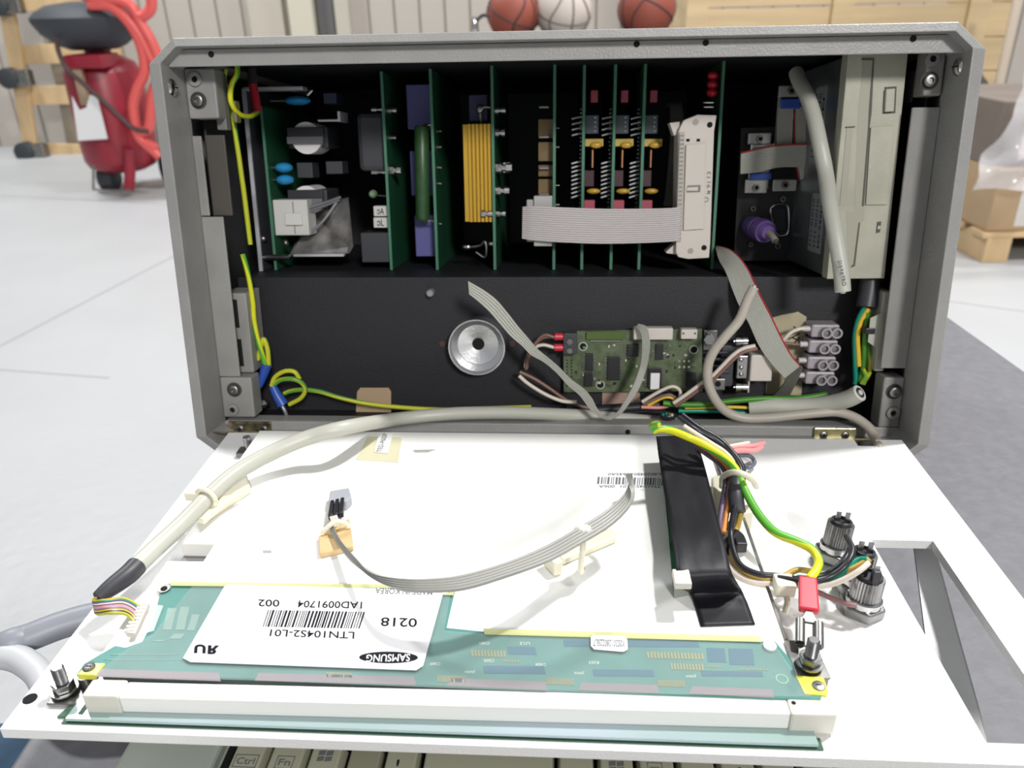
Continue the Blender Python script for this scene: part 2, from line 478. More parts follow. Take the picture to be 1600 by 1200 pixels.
# balls on a shelf behind the case
SY = 3.3
BALL = mat('orange_rubber', (.27, .062, .038), .6, bump=.4, scale=400)
BALLW = mat('pale_rubber', (.55, .49, .44), .6)
SEAM = mat('ball_seam', (.05, .03, .03), .6)
zs = wY(880, 40, SY).z
shelf = thing('ball_shelf', 'narrow steel shelf behind the case carrying the balls', 'shelf', WF, (.2, SY, 0))
zsh = zs-.055
build('board', M().box(-.15, .78, SY-.15, SY+.15, zsh-.03, zsh), TIN, shelf, bevel=.003)
for sx in (-.12, .75):
    for sy in (-.12, .12): build('leg', M().box(sx-.02, sx+.02, SY+sy-.02, SY+sy+.02, 0, zsh-.03), TIN, shelf)
def basket(px, r, mt, label, rot, ball=True):
    c = wY(px, 20, SY); c.z = zsh+r+.0008
    t = thing('basketball' if ball else 'ball', label, 'ball', WF, (c.x, c.y, zsh), 'balls on the shelf')
    build('skin', M().ball(c, r, n=36), mt, t, smooth=True)
    R_ = Matrix.Rotation(rot, 3, 'Z') @ Matrix.Rotation(.5, 3, 'X')
    for kind in range(4):
        pts = []
        for k in range(33):
            a = 2*math.pi*k/32
            if kind == 0: p = V((math.cos(a), math.sin(a), 0))
            elif kind == 1: p = V((0, math.cos(a), math.sin(a)))
            else:
                s = 1 if kind == 2 else -1
                x_ = s*(.45+.28*math.cos(2*a)); q = math.sqrt(max(0, 1-x_*x_)); p = V((x_, q*math.cos(a), q*math.sin(a)))
            pts.append(c + R_ @ (p*(r*1.002)))
        build('seam', M().tube(pts, .0035, 6, cap=False, smooth=0), SEAM if ball else mat('pale_seam', (.16, .14, .12), .6), t, smooth=True)
basket(802, .099, BALL, 'orange basketball left of the pale ball behind the case', .9)
basket(880, .107, BALLW, 'pale ball with dark seams between two basketballs', .3, False)
basket(1010, .107, BALL, 'orange basketball nearest the wooden crate', 2.0)
t = thing('valve_hose', 'thin dark cord ending in a silver plug beside the basketball', 'cord', WF, (0, SY, zsh))
build('cord', M().tube([wY(*p, SY-.08) for p in ((765, 26), (755, 24), (747, 30), (743, 38))], .006, 8), BLK, t, smooth=True)
c = wY(742, 40, SY-.08)
build('plug', M().lathe((c.x, c.y, c.z-.03), (c.x, c.y, c.z+.03), [(0, .01), (.2, .014), (.7, .012), (1, .006)], 12), CHROME, t, smooth=True)

# wooden crate, right
KY = 4.6
k0 = wY(1082, 30, KY); k1 = wY(1588, 30, KY); kb = wY(1556, 160, KY).z
crate = thing('wooden_crate', 'large pale pine plank crate behind the case on the right', 'crate', WF, ((k0.x+k1.x)/2, KY, kb))
CW = mat('crate_pine', (.66, .50, .29), .6, vary=.2, vscale=5, stretch=(.2, 1, 3))
ztop = kb+1.35; h = kb; i = 0
while h < ztop:
    hh = .17
    build('plank', M().box(k0.x+random.uniform(0, .01), k1.x-random.uniform(0, .01), KY, KY+.025, h, h+hh-.008), CW, crate, bevel=.003)
    h += hh
for px in (1086, 1312, 1524):
    p = wY(px, 20, KY)
    build('batten', M().box(p.x-.05, p.x+.06, KY-.03, KY-.001, kb, ztop), CW, crate, bevel=.003)
build('side_wall', M().box(k1.x-.03, k1.x-.005, KY+.026, KY+.7, kb, ztop), CW, crate)
build('side_wall', M().box(k0.x+.005, k0.x+.03, KY+.026, KY+.7, kb, ztop), CW, crate)
for px in (1100, 1300, 1520):
    p = wY(px, 20, KY)
    build('bearer', M().box(p.x-.06, p.x+.06, KY+.1, KY+.6, 0, kb-.001), mat('bearer_shade', (.10, .085, .07), .8), crate, bevel=.005)  # bearers coloured dark for the shadow under the crate
pole = build('pole', M().tube([wY(1592, -10, 4.2), wY(1566, 108, 4.2), wY(1536, 246, 4.2)], .022, 10, smooth=0), mat('pale_pole', (.62, .52, .42), .5), F=WF, base=wY(1536, 246, 4.2))
tag(pole, 'slim pale wooden pole leaning at the right crate edge', 'pole')
# cartons on pallet
QY = 3.0
q0 = wY(1538, 414, QY)
pal = thing('pallet', 'light wooden pallet under the wrapped cartons at the right edge', 'pallet', WF, (q0.x+.4, QY, 0))
for k in range(5):
    build('deck_board', M().box(q0.x-.02, q0.x+.9, QY+.02+k*.17, QY+.13+k*.17, .10, .12), WOOD, pal, bevel=.002)
for k in (0, .38, .78):
    build('block', M().box(q0.x+k, q0.x+k+.1, QY+.02, QY+.8, 0, .0995), WOOD, pal, bevel=.003)
CARD = mat('brown_cardboard', (.47, .33, .19), .75, vary=.15, vscale=4)
def carton(x0, x1, y0, y1, z0, z1, mt, label):
    t = thing('carton', label, 'box', WF, ((x0+x1)/2, (y0+y1)/2, z0), 'cartons on the pallet')
    build('carton_body', M().box(x0, x1, y0, y1, z0, z1), mt, t, bevel=.006)
    build('tape_strip', M().box(x0+.1, x0+.16, y0-.002, y0-.0005, z0+.02, z1-.01), mat('parcel_tape', (.66, .62, .58), .3), t)
carton(q0.x+.0, q0.x+.78, QY+.04, QY+.75, .1205, .36, CARD, 'bottom brown carton resting on the pallet at right edge')
carton(q0.x+.0, q0.x+.72, QY+.12, QY+.75, .361, .60, mat('dull_cardboard', (.20, .165, .14), .75, vary=.2, vscale=5), 'upper dull brown carton under clear stretch film')
# crumpled stretch film
rows = []
rr = random.Random(4)
for i in range(22):
    r_ = []
    for k in range(30):
        u = k/29; v_ = i/21
        x_ = q0.x-.13+.16*v_+u*.95; z_ = .30+.50*v_
        y_ = QY-.02+.03*math.sin(u*23+v_*9)+.05*noise.noise(V((u*7, v_*6, 2)))+.05*v_
        r_.append((x_, y_, z_))
    rows.append(r_)
film = build('stretch_film', M().sheet(rows), mat('clear_film', (.80, .78, .80), .18, alpha=.5, spec=.8), F=WF, base=(q0.x+.3, QY, .4), smooth=True)
tag(film, 'crumpled translucent stretch film wrapped around the cartons', 'film')
a = wY(1500, 165, 4.1)
pile = thing('tarpaulin', 'dark brown bundle of sheeting heaped beside the wooden crate', 'sheeting', WF, (a.x+.3, 4.2, 0))
m = M(); rws = []
for i in range(14):
    r_ = []
    for k in range(14):
        u = k/13; v_ = i/13
        z_ = .72*(1-v_)**.8*(.7+.3*math.sin(u*5)) + .06*noise.noise(V((u*5, v_*5, 1)))
        r_.append((a.x-.12+u*.62+.05*noise.noise(V((v_*6, u*4, 5))), 4.35-.35*v_, max(.012, z_)))
    rws.append(r_)
build('fold', M().sheet(rws), mat('dark_sheeting', (.10, .085, .075), .6, vary=.5, vscale=9), pile, smooth=True, solid=.01)
t = thing('dark_bar', 'small black bar lying on the floor far right', 'bar', WF, wZ(1583, 108, .02))
build('rod', M().tube([wZ(1572, 102, .03), wZ(1594, 112, .03)], .03, 8, smooth=0), BLK, t)

# cables over the bench edge at the left, blue cloth below
cz = TZ+.012
t = build('floor_cable', M().tube([wZ(-70, 1060, cz-.03), wZ(0, 1012, cz), wZ(45, 996, cz+.002), wZ(95, 977, cz+.003), wZ(150, 962, cz+.003), wZ(230, 950, cz), wZ(300, 950, cz-.002)], .0062, 12), mat('dark_grey_cable', (.25, .26, .30), .45), F=WF, base=wZ(100, 980, cz), smooth=True)
t.name = 'mains_cable'; tag(t, 'thick dark grey cable passing under the lowered panel at left', 'cable')
t = build('data_cable', M().tube([wZ(-60, 1012, cz), wZ(-10, 1022, cz), wZ(30, 1030, cz), (wZ(60, 1052, cz)), wZ(80, 1080, cz), wZ(120, 1095, cz), wZ(200, 1090, cz)], .0058, 12), mat('light_grey_cable', (.52, .53, .55), .45), F=WF, base=wZ(30, 1030, cz), smooth=True)
tag(t, 'light grey cable curving down beside the panel corner', 'cable')
SZ = .47
a = wZ(84, 1168, SZ)
st = thing('stool', 'dark blue padded stool beside the bench at the lower left corner', 'stool', WF, (a.x-.17, a.y-.12, 0))
build('cushion', M().box(a.x-.36, a.x, a.y-.36, a.y+.035, SZ-.05, SZ), mat('blue_fabric', (.035, .085, .15), .8, vary=.5, vscale=25), st, bevel=.02, seg=4)
for sx in (-.32, -.04):
    for sy in (-.32, 0): build('leg', M().cyl((a.x+sx, a.y+sy, 0), (a.x+sx, a.y+sy, SZ-.0505), .012), TIN, st)

# ================================================================== COMPUTER CASE
BW, BH, BD = .388, .2088, .235
case = thing('computer_case', 'open grey steel computer case leaning back, its cards exposed', 'computer', BF, (BW/2, .12, 0))
def octa(i, ct, cb, zt=None):
    """outline inset by i (sides) with chamfers ct (top) and cb (bottom)"""
    zt = i if zt is None else zt
    x0, x1, z0, z1 = i, BW-i, zt, BH-zt
    return [(x0+cb, z0), (x1-cb, z0), (x1, z0+cb*.8), (x1, z1-ct*.85), (x1-ct, z1), (x0+ct, z1), (x0, z1-ct*.85), (x0, z0+cb*.8)]
o0 = octa(0, .0135, .0095); o1 = octa(.0068, .0085, .006, .0042); o2 = octa(.0068, .0085, .006, .0042); o3 = octa(.0015, .0135, .009)
def ring(m, A, ya, B_, yb):
    n = len(A); o = len(m.v)
    m.v += [V((p[0], ya, p[1])) for p in A] + [V((p[0], yb, p[1])) for p in B_]
    for i in range(n):
        j = (i+1) % n; m.f.append((o+i, o+j, o+n+j, o+n+i))
m = M(); ring(m, o0, BD, o0, 0); ring(m, o0, 0, o1, -.0022); ring(m, o1, -.0022, o1, .024)
build('shell', m, GREY, case, bevel=.0006)
m = M(); m.prism([(p[0], p[1]) for p in octa(.0003, .0135, .0095)], 1, BD, BD+.0015)
build('rear_panel', m, DARK, case)
def plate(name, x0, x1, y0, y1, z0, z1, mt, bevel=.0005, par=None): return build(name, M().box(x0, x1, y0, y1, z0, z1), mt, par or case, bevel=bevel)
X0, X1 = .0069, BW-.0069
ts = plate('top_strip', X0, X1, .0055, .0070, .1965, .2044, GREY)
bs = plate('bottom_strip', X0, X1, .022, .0235, -.0003+.0045, .0098, GREY)
plate('bottom_ledge', X0, X1, .0236, .034, .0083, .0097, GREY)
for px, py in ((330, 85), (995, 64), (1103, 62), (1428, 51)):
    c = lB(px, py, .0054)
    build('screw_hole', M().cyl((c.x, .0051, min(c.z, .2028)), (c.x, .0056, min(c.z, .2028)), .0014), HOLE, ts)
c = lB(981, 675, .0218); build('screw_hole', M().cyl((c.x, .0216, c.z), (c.x, .0222, c.z), .0014), HOLE, bs)
# side flanges
lf = plate('left_flange', .0069, .0188, .022, .0235, .036, .124, GREYI)
plate('left_flange', .0069, .0118, .022, .0235, .1245, .165, GREYI)
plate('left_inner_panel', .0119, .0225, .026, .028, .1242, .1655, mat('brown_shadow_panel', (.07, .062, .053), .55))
rf = plate('right_flange', BW-.0202, BW-.0069, .022, .0235, .043, .174, GREYI)
# liner walls of the case, black
plate('side_liner', .0069, .0085, .0365, BD-.001, .012, .199, DARK)
plate('side_liner', BW-.0085, BW-.0069, .0365, BD-.001, .012, .199, DARK)
plate('top_liner', .0086, BW-.0086, .0236, BD-.001, .2032, .2042, DARK)
plate('floor_liner', .0086, BW-.0086, .0345, .0545, .004, .0055, BLACKP)
# corner blocks with socket screws
def corner(px0, py0, px1, py1, screw, hole, side):
    a = lB(px0, py1, .0215); b = lB(px1, py0, .0215)
    k = build('corner_bracket', M().box(max(a.x, .007), min(b.x, BW-.007), .0215, .034, a.z, b.z), GREYI, case, bevel=.001)
    c = lB(*screw, .0212)
    build('counterbore', M().lathe((c.x, .0211, c.z), (c.x, .0215, c.z), [(0, .0042), (1, .0042)], 24), mat('shadow_grey', (.05, .048, .045), .7), k)
    m = M().lathe((c.x, .0212, c.z), (c.x, .0190, c.z), [(0.3, .0030), (.85, .0030), (1, .0026), (1.0, .0014), (.5, .0013), (.5, 0.0001)], 20, closed=False)
    build('socket_screw', m, TIN, k, smooth=True)
    c = lB(*hole, .0212)
    build('threaded_boss', M().lathe((c.x, .0214, c.z), (c.x, .0200, c.z), [(0, .0036), (.9, .0034), (1, .003), (1, .0016), (.2, .0015), (.2, .0001)], 20, closed=False), GREYI, k, smooth=True)
    build('bore', M().cyl((c.x, .0210, c.z), (c.x, .0208, c.z), .00145), HOLE, k)
corner(286, 106, 334, 186, (310, 157), (305, 124), 0)
corner(1442, 76, 1480, 150, (1452, 126), (1457, 92), 1)
corner(345, 590, 392, 652, (366, 609), (364, 640), 0)
corner(1372, 590, 1415, 668, (1397, 612), (1395, 645), 1)
plate('corner_post', .0175, .0228, .030, .036, .168, .196, mat('shade_bracket', (.17, .165, .155), .55))
plate('corner_post', .0236, .0262, .036, .042, .172, .183, mat('olive_bracket', (.16, .155, .06), .5))
# screws on the side rims
for px, py, x, s in ((269, 137, .0069, 1), (1497, 104, BW-.0069, -1)):
    c = lBx(px, py, x)
    sc = build('rim_screw', M().lathe((x, c.y, c.z), (x+s*.0018, c.y, c.z), [(0, .0042), (.4, .0038), (.8, .0024), (1, .0006)], 20), CHROME, case, smooth=True)
    build('slot', M().box(x+s*.0014, x+s*.0020, c.y-.0022, c.y+.0022, c.z-.0003, c.z+.0003), HOLE, sc)
# slotted side guides
def guide(px0, py0, px1, py1, d, slots, mt):
    a = lB(px0, py1, d); b = lB(px1, py0, d)
    g = build('slotted_guide', M().box(a.x, b.x, d, d+.02, a.z, b.z), mt, case, bevel=.0006)
    for (q0, r0, q1, r1) in slots:
        a = lB(q0, r1, d); b = lB(q1, r0, d)
        build('slot', M().box(a.x, b.x, d-.0003, d+.0005, a.z, b.z), HOLE, g)
guide(360, 458, 384, 582, .030, ((364, 468, 370, 512), (371, 530, 377, 572)), GREYI)
guide(1366, 456, 1396, 580, .030, ((1388, 462, 1394, 510), (1381, 534, 1387, 572)), mat('pale_guide', (.42, .42, .37), .5))
# black mounting plate, card cage floor, card cage back
PLD = .055
mp_ = plate('mounting_plate', .0090, BW-.0090, PLD, PLD+.0015, .0057, .0870, BLACKP)
plate('cage_floor', .0090, BW-.0090, PLD+.0016, BD-.002, .0855, .0868, BLACKP)
plate('cage_back', .0090, BW-.0090, BD-.0019, BD-.0011, .0870, .199, DARK)
plate('backplane', .10, .30, .2150, .2165, .090, .198, mat('backplane_dark', (.01, .022, .016), .5))
c = lB(674, 456, PLD)
build('standoff', M().lathe((c.x, PLD, c.z), (c.x, PLD-.006, c.z), [(0, .0022), (.9, .0022), (1, .0017)], 12), mat('matt_stud', (.30, .29, .31), .5, .4), mp_)
for px, py in ((691, 537), (800, 537)):
    c = lB(px, py, PLD); build('rivet', M().cyl((c.x, PLD, c.z), (c.x, PLD-.0006, c.z), .0017), mat('rust_rivet', (.07, .03, .02), .6), mp_)
# aluminium cup
c = lB(748, 536, PLD)
cup = thing('aluminium_cup', 'turned aluminium recessed cup in the black plate', 'cup', BF, (c.x, PLD, c.z))
prof = [(0, .0163), (1, .0163), (1, .0156), (.6, .0152), (.45, .0120), (.34, .0118), (.22, .0045), (.2, .0034)]
build('cup_body', M().lathe((c.x, PLD-.0001, c.z), (c.x, PLD-.012, c.z), prof, 48, closed=False), ALU, cup, smooth=True)
build('cup_hole', M().cyl((c.x, PLD-.0018, c.z), (c.x, PLD-.0026, c.z), .0036), HOLE, cup)
# hinges
def hinge(px0, px1, zt, zb, gold, screws):
    a = lB(px0, 670, .0210); b = lB(px1, 670, .0210)
    h = build('hinge_leaf', M().box(a.x, b.x, .0200, .0219, .0005, .0098), gold, case, bevel=.0004)
    build('knuckle', M().cyl((a.x, .0180, .0005), (b.x, .0180, .0005), .0020, n=16), gold, h, smooth=True)
    for px in screws:
        c = lB(px, 672, .0195)
        build('hinge_screw', M().lathe((c.x, .0199, .0058), (c.x, .0190, .0058), [(0, .0022), (.5, .002), (1, .001)], 16), TIN, h, smooth=True)
        build('cross', M().box(c.x-.0013, c.x+.0013, .0186, .0190, .0055, .0061).box(c.x-.0003, c.x+.0003, .0186, .0190, .0045, .0071), HOLE, h)
    build('lower_leaf', M().hull([(a.x, .0185, .0012), (b.x, .0185, .0012), (b.x, .0, .0103), (a.x, .0, .0103)], [(a.x, .0185, .0020), (b.x, .0185, .0020), (b.x, .0, .0111), (a.x, .0, .0111)]), gold, h)
hinge(1272, 1337, 0, 0, BRASS, (1288, 1322))
hinge(358, 424, 0, 0, mat('worn_brass', (.38, .33, .2), .4, .9, vary=.7, vscale=200), (375, 412))

# ================================================================== FRONT PANEL (lowered, face down)
panel = thing('front_panel', 'white painted front panel folded down flat in front of the case', 'panel', PF, (.17, -.1, -.004))
PW, PD, PT = .3552, .1938, .004
hx0, hx1, hy0, hy1 = .3108, .3362, -.1862, -.0850
m = M()
# plate around the drive opening, with a folded notch for the cable at the hinge
nx0, nx1, ny = .3312, .3420, -.0065
for (a, b, c, d) in ((0, hx0, -PD, 0), (hx1, nx1, -PD, ny), (nx1, PW, -PD, 0), (nx0, hx1, hy1, ny), (hx0, hx1, -PD, hy0), (hx0, nx0, hy1, 0)):
    m.box(a, b, c, d, -PT, 0)
build('panel_plate', m, WHITEP, panel)
c = lP(47, 1092, 0)
build('panel_hole', M().cyl((c.x, c.y, -.0002), (c.x, c.y, .00015), .0023), HOLE, panel)
# white sloping rail of the lower housing seen through the opening
# ------------------------------------------------------------------ keyboard unit under the panel
kb = thing('keyboard', 'beige keyboard unit under the lowered panel, bottom row of keys showing', 'keyboard', PF, (.17, -.15, -.054))
build('housing', M().box(.0330, .300, -.225, -.120, -.054, -.0225), KEYH, kb, bevel=.002)
build('palm_edge', M().box(.0335, .0660, -.224, -.121, -.0224, -.0165), KEYH, kb, bevel=.0015)
build('key_well', M().box(.0665, .2990, -.224, -.121, -.0224, -.0218), HOLE, kb)
kx = [(352, 407), (412, 471), (475, 530), (535, 592), (596, 652), (657, 867), (870, 930), (934, 993), (996, 1057), (1060, 1120), (1123, 1183), (1187, 1245), (1250, 1305), (1310, 1368)]
names = {0: 'Ctrl', 1: 'Fn'}
KZ = -.0150
st_ = [(lP(1427, 843, -.0095), lP(1456, 845, -.0095)), (lP(1448, 1008, -.0220), lP(1500, 1008, -.0220)), (lP(1478, 1165, -.0360), lP(1544, 1165, -.0360))]
m = M()
for (a0, a1), (b0, b1) in zip(st_[:-1], st_[1:]):
    dz = V((0, 0, .0016)); m.hull([a0-dz, a1-dz, b1-dz, b0-dz], [a0, a1, b1, b0])
build('side_rail', m, WHITEP, kb)
m = M(); dx = V((.0016, 0, -.0022))
for (a0, a1), (b0, b1) in zip(st_[:-1], st_[1:]):
    dz = V((0, 0, .0012)); m.hull([a1-dz*1.4, a1+dx-dz, b1+dx-dz, b1-dz*1.4], [a1, a1+dx, b1+dx, b1])
build('rail_lip', m, mat('rail_grey', (.45, .45, .44), .5), kb)
for i, (a, b) in enumerate(kx):
    p = lP(a, 1200, KZ); q = lP(b, 1200, KZ)
    x0, x1 = p.x, q.x
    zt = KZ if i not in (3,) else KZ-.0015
    f = .0009
    mm = M().hull([(x0, -.1985, -.0217), (x1, -.1985, -.0217), (x1, -.1805, -.0217), (x0, -.1805, -.0217)],
                  [(x0+f, -.1965, zt), (x1-f, -.1965, zt), (x1-f, -.1830, zt), (x0+f, -.1830, zt)])
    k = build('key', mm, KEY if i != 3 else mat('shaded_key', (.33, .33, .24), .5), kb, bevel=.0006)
    cxk = (x0+x1)/2; e = KZ+.00012
    if i in names:
        s = .0030 if i == 0 else .0020
        letters(names[i], (cxk-s, -.1918, e), (cxk+s, -.1918, e), (cxk-s, -.1893, e), INKG, k)
        mm = M(); w_ = s+.0009
        for (a_, b_, c_, d_) in ((-w_, w_, -.1930, -.19275), (-w_, w_, -.1884, -.18815), (-w_, -w_+.00025, -.1930, -.18815), (w_-.00025, w_, -.1930, -.18815)):
            mm.box(cxk+a_, cxk+b_, c_, d_, e-.0001, e)
        build('legend_frame', mm, INKG, k)
    if i in (2, 7):
        mm = M()
        for (u, v_) in ((-.0024, 0), (.0002, 0), (-.0024, -.0022), (.0002, -.0022)):
            mm.hull([(cxk+u, -.1875+v_, e-.0001), (cxk+u+.0022, -.1872+v_, e-.0001), (cxk+u+.0022, -.1855+v_, e-.0001), (cxk+u, -.1858+v_, e-.0001)],
                    [(cxk+u, -.1875+v_, e), (cxk+u+.0022, -.1872+v_, e), (cxk+u+.0022, -.1855+v_, e), (cxk+u, -.1858+v_, e)])
        build('legend', mm, INKG, k)
    if i == 8:
        mm = M()
        for v_ in (0, .0012, .0024): mm.box(cxk-.0022, cxk+.0010, -.1900+v_, -.1897+v_, e-.0001, e)
        for (a_, b_, c_, d_) in ((-.003, .0018, -.1912, -.1910), (-.003, .0018, -.1858, -.1856), (-.003, -.0028, -.1912, -.1856), (.0016, .0018, -.1912, -.1856)):
            mm.box(cxk+a_, cxk+b_, c_, d_, e-.0001, e)
        build('legend', mm, INKG, k)
    if i == 4: letters("'", (cxk-.0012, -.1905, e), (cxk-.0004, -.1905, e), (cxk-.0012, -.188, e), INK, k)
    if i == 10: letters('/', (cxk-.0012, -.190, e), (cxk+.0010, -.190, e), (cxk-.0012, -.1862, e), INK, k)

# ------------------------------------------------------------------ LCD module
lcd = thing('display_module', 'white backed flat display module screwed to the lowered front panel', 'display', PF, (.14, -.1, 0))
MH = .0085
MX0, MX1 = .0222, .2570
my0 = -.0120
m = M()
m.prism([(MX0, -.172), (MX1, -.172), (MX1, -.072), (MX1-.0040, -.072), (MX1-.0040, my0), (MX0+.0005, my0), (MX0+.0005, -.1075), (MX0+.0150, -.1075), (MX0+.0150, -.1185), (MX0+.0, -.1185)], 2, .001, MH)
build('back_shell', m, WHITEM, lcd, bevel=.0006)
build('side_channel', M().box(MX1+.0001, MX1+.0016, -.158, -.06, .001, MH-.001), TIN, lcd, bevel=.0003)
build('side_channel', M().box(MX1-.0042, MX1-.0030, -.070, -.016, MH+.0001, MH+.0012), STEEL, lcd)
build('inner_ledge', M().box(MX0+.0009, MX0+.0148, -.1183, -.1077, .001, .0022), mat('shade_metal', (.22, .22, .22), .5), lcd)
c = lP(392, 688, MH)
k = build('mount_bracket', M().box(c.x-.0075, c.x+.0040, c.y-.004, c.y+.0030, .0005, .0032), TIN, lcd, bevel=.0004)
build('mount_stud', M().cyl((c.x-.002, c.y, .0033), (c.x-.002, c.y, .0105), .0019, n=16), STEEL, k, smooth=True)
# seams and holes on the plate
for p in (((410, 860), (424, 860), (424, 864), (411, 864)), ((645, 703), (682, 702), (668, 707), (648, 707))):
    pb('slot', mat('slot_grey', (.35, .35, .34), .7), lcd, p, MH-.0002, MH+.00006, bevel=0)
# circuit board along the lower edge
HB = MH+.0009
def flat(name, mt, par, poly, h, th=.00012, bevel=0): return pb(name, mt, par, poly, h-th, h, bevel=bevel)
board_poly = [(262, 912), (712, 916), (697, 981), (757, 987), (1212, 1003), (1228, 1022), (1284, 1086), (1282, 1093), (820, 1076), (400, 1060), (120, 1054), (132, 1037), (180, 1009), (196, 1012), (222, 1003), (237, 975), (246, 945), (250, 928)]
pc = pb('circuit_board', PCBT, lcd, board_poly, MH+.0001, HB, bevel=0)
FLEX = mat('flex_mauve', (.27, .22, .24), .45)
FILM = mat('milky_film', (.50, .56, .55), .6, alpha=.12, spec=.1)
YT = mat('yellow_tape', (.80, .74, .08), .4)
for (a, b) in (((150, 1046), (340, 1052)), ((400, 1052), (645, 1058)), ((700, 1060), (850, 1066)), ((905, 1067), (1025, 1071)), ((1078, 1073), (1205, 1078))):
    (x0, y0), (x1, y1) = a, b
    flat('flex_strip', FLEX, pc, [(x0+4, y0-1), (x1+2, y1-1), (x1+5, y1+12), (x0-2, y0+11)], HB+.0002)
GOLDP = mat('gold_pad', (.38, .37, .20), .35, .3)
def pads(x0, x1, y0, y1, n, slope=.02, lean=.25):
    mm = M()
    for i in range(n):
        xa = x0+(x1-x0)*i/n; xb = xa+(x1-x0)/n*.66; ya = y0+(xa-x0)*slope
        q = [lP(xa, ya, HB+.0002), lP(xb, ya, HB+.0002), lP(xb+lean*(y1-y0), ya+y1-y0, HB+.0002), lP(xa+lean*(y1-y0), ya+y1-y0, HB+.0002)]
        mm.hull([(p.x, p.y, HB) for p in q], q)
    o = build('pad_row', mm, GOLDP, pc); o['kind'] = 'stuff'
pads(736, 791, 1015, 1025, 11, .03, .1); pads(1010, 1100, 1018, 1028, 17, .03, .2); pads(1047, 1100, 1036, 1046, 11, .03, .2)
pads(683, 727, 1055, 1065, 16, .03, .1); pads(853, 897, 1059, 1069, 16, .03, .1); pads(1027, 1070, 1062, 1072, 16, .03, .1); pads(510, 550, 1050, 1058, 14, .03, .1)
pads(1103, 1130, 1040, 1042, 6, .03, .2); pads(1155, 1202, 1044, 1046, 9, .03, .2); pads(786, 812, 1031, 1034, 6, .03, .2)
BLUEP = mat('blue_trace', (.05, .15, .22), .35)
for (x0, y0, x1, y1) in ((792, 1010, 836, 1022), (1104, 1012, 1132, 1034), (1138, 1013, 1176, 1038), (755, 1040, 850, 1052), (926, 1046, 1020, 1056), (880, 1000, 1090, 1010), (1095, 1048, 1190, 1056)):
    flat('trace_area', BLUEP, pc, [(x0, y0), (x1, y0+1), (x1+3, y1+1), (x0+2, y1)], HB+.00014)
LINEG = mat('pale_trace', (.16, .30, .25), .4)
for (x0, y0, x1, y1) in ((262, 950, 276, 984), (282, 948, 296, 984), (300, 960, 312, 985), (244, 1000, 262, 1002), (272, 990, 290, 998), (180, 1022, 280, 1023), (170, 1030, 290, 1031)):
    flat('trace_area', LINEG, pc, [(x0, y0), (x1, y0), (x1-8, y1), (x0-8, y1)], HB+.00014)
for px, py, s in ((757, 1003, 'CN801'), (820, 1003, 'U12'), (928, 1033, 'R203'), (764, 1030, 'C2005'), (845, 1036, 'C4004'), (680, 1035, 'C3009'), (735, 1047, 'J501'), (905, 1049, 'J502'), (1080, 1054, 'J503')):
    a = lP(px+8, py, HB+.0002); b = lP(px-8, py, HB+.0002); t_ = lP(px+8, py+4.5, HB+.0002)
    letters(s, a, b, t_, mat('silk_white', (.65, .75, .68), .5), pc)
# milky film over the board
flat('cover_film', FILM, lcd, [(300, 916), (705, 920), (694, 985), (757, 990), (1210, 1006), (1268, 1088), (820, 1080), (400, 1063), (150, 1055), (190, 1020), (240, 990)], HB+.0006)
flat('yellow_tape', mat('yellow_film', (.60, .62, .30), .6, alpha=.75, spec=.2), lcd, [(268, 909), (700, 914), (699, 920), (266, 915)], HB+.0008)
flat('yellow_tape', mat('yellow_film', (.60, .62, .30), .6, alpha=.75, spec=.2), lcd, [(755, 982), (1188, 994), (1190, 1003), (757, 991)], HB+.0008)
flat('yellow_tape', mat('yellow_film', (.60, .62, .30), .6, alpha=.75, spec=.2), lcd, [(684, 915), (712, 917), (708, 930), (682, 929)], HB+.0008)
def dot(name, px, py, r, mt, par, h, th=.0003):
    c = lP(px, py, h); return build(name, M().cyl((c.x, c.y, h-th), (c.x, c.y, h), r), mt, par)
for (px, py) in ((256, 919),):
    a = dot('pad_ring', px, py, .0024, TIN, pc, HB+.0007, .0006); dot('screw_centre', px, py, .0012, HOLE, pc, HB+.0009)
dot('pad_ring', 1203, 1008, .0022, mat('tin_pad', (.85, .85, .78), .3), pc, HB+.001, .0008)
dot('pad_ring', 694, 922, .0020, mat('tin_pad', (.85, .85, .78), .3), pc, HB+.001, .0002)
a = lP(1222, 1060, HB+.0004)
build('silk_ring', M().lathe((a.x, a.y, HB), (a.x, a.y, HB+.0002), [(0, .0020), (1, .0020), (1, .0016), (0, .0016)], 24, closed=False), mat('silk_green', (.3, .55, .35), .5), pc)
# yellow corner pads with screws
YP = mat('yellow_pad', (.74, .70, .08), .35, .2)
for poly, (sx, sy) in (([(138, 1035), (165, 1036), (150, 1055), (120, 1054)], (139, 1043)), ([(1243, 1055), (1287, 1057), (1294, 1078), (1292, 1086), (1257, 1084)], (1279, 1072))):
    y_ = pb('corner_pad', YP, lcd, poly, MH-.001, HB+.0004)
    c = lP(sx, sy, HB+.0004)
    build('pad_screw', M().lathe((c.x, c.y, HB+.0004), (c.x, c.y, HB+.0010), [(0, .0021), (.6, .0020), (1, .0014)], 16), TIN, y_, smooth=True)
    build('cross', M().box(c.x-.0009, c.x+.0009, c.y-.0002, c.y+.0002, HB+.0009, HB+.0011), HOLE, y_)
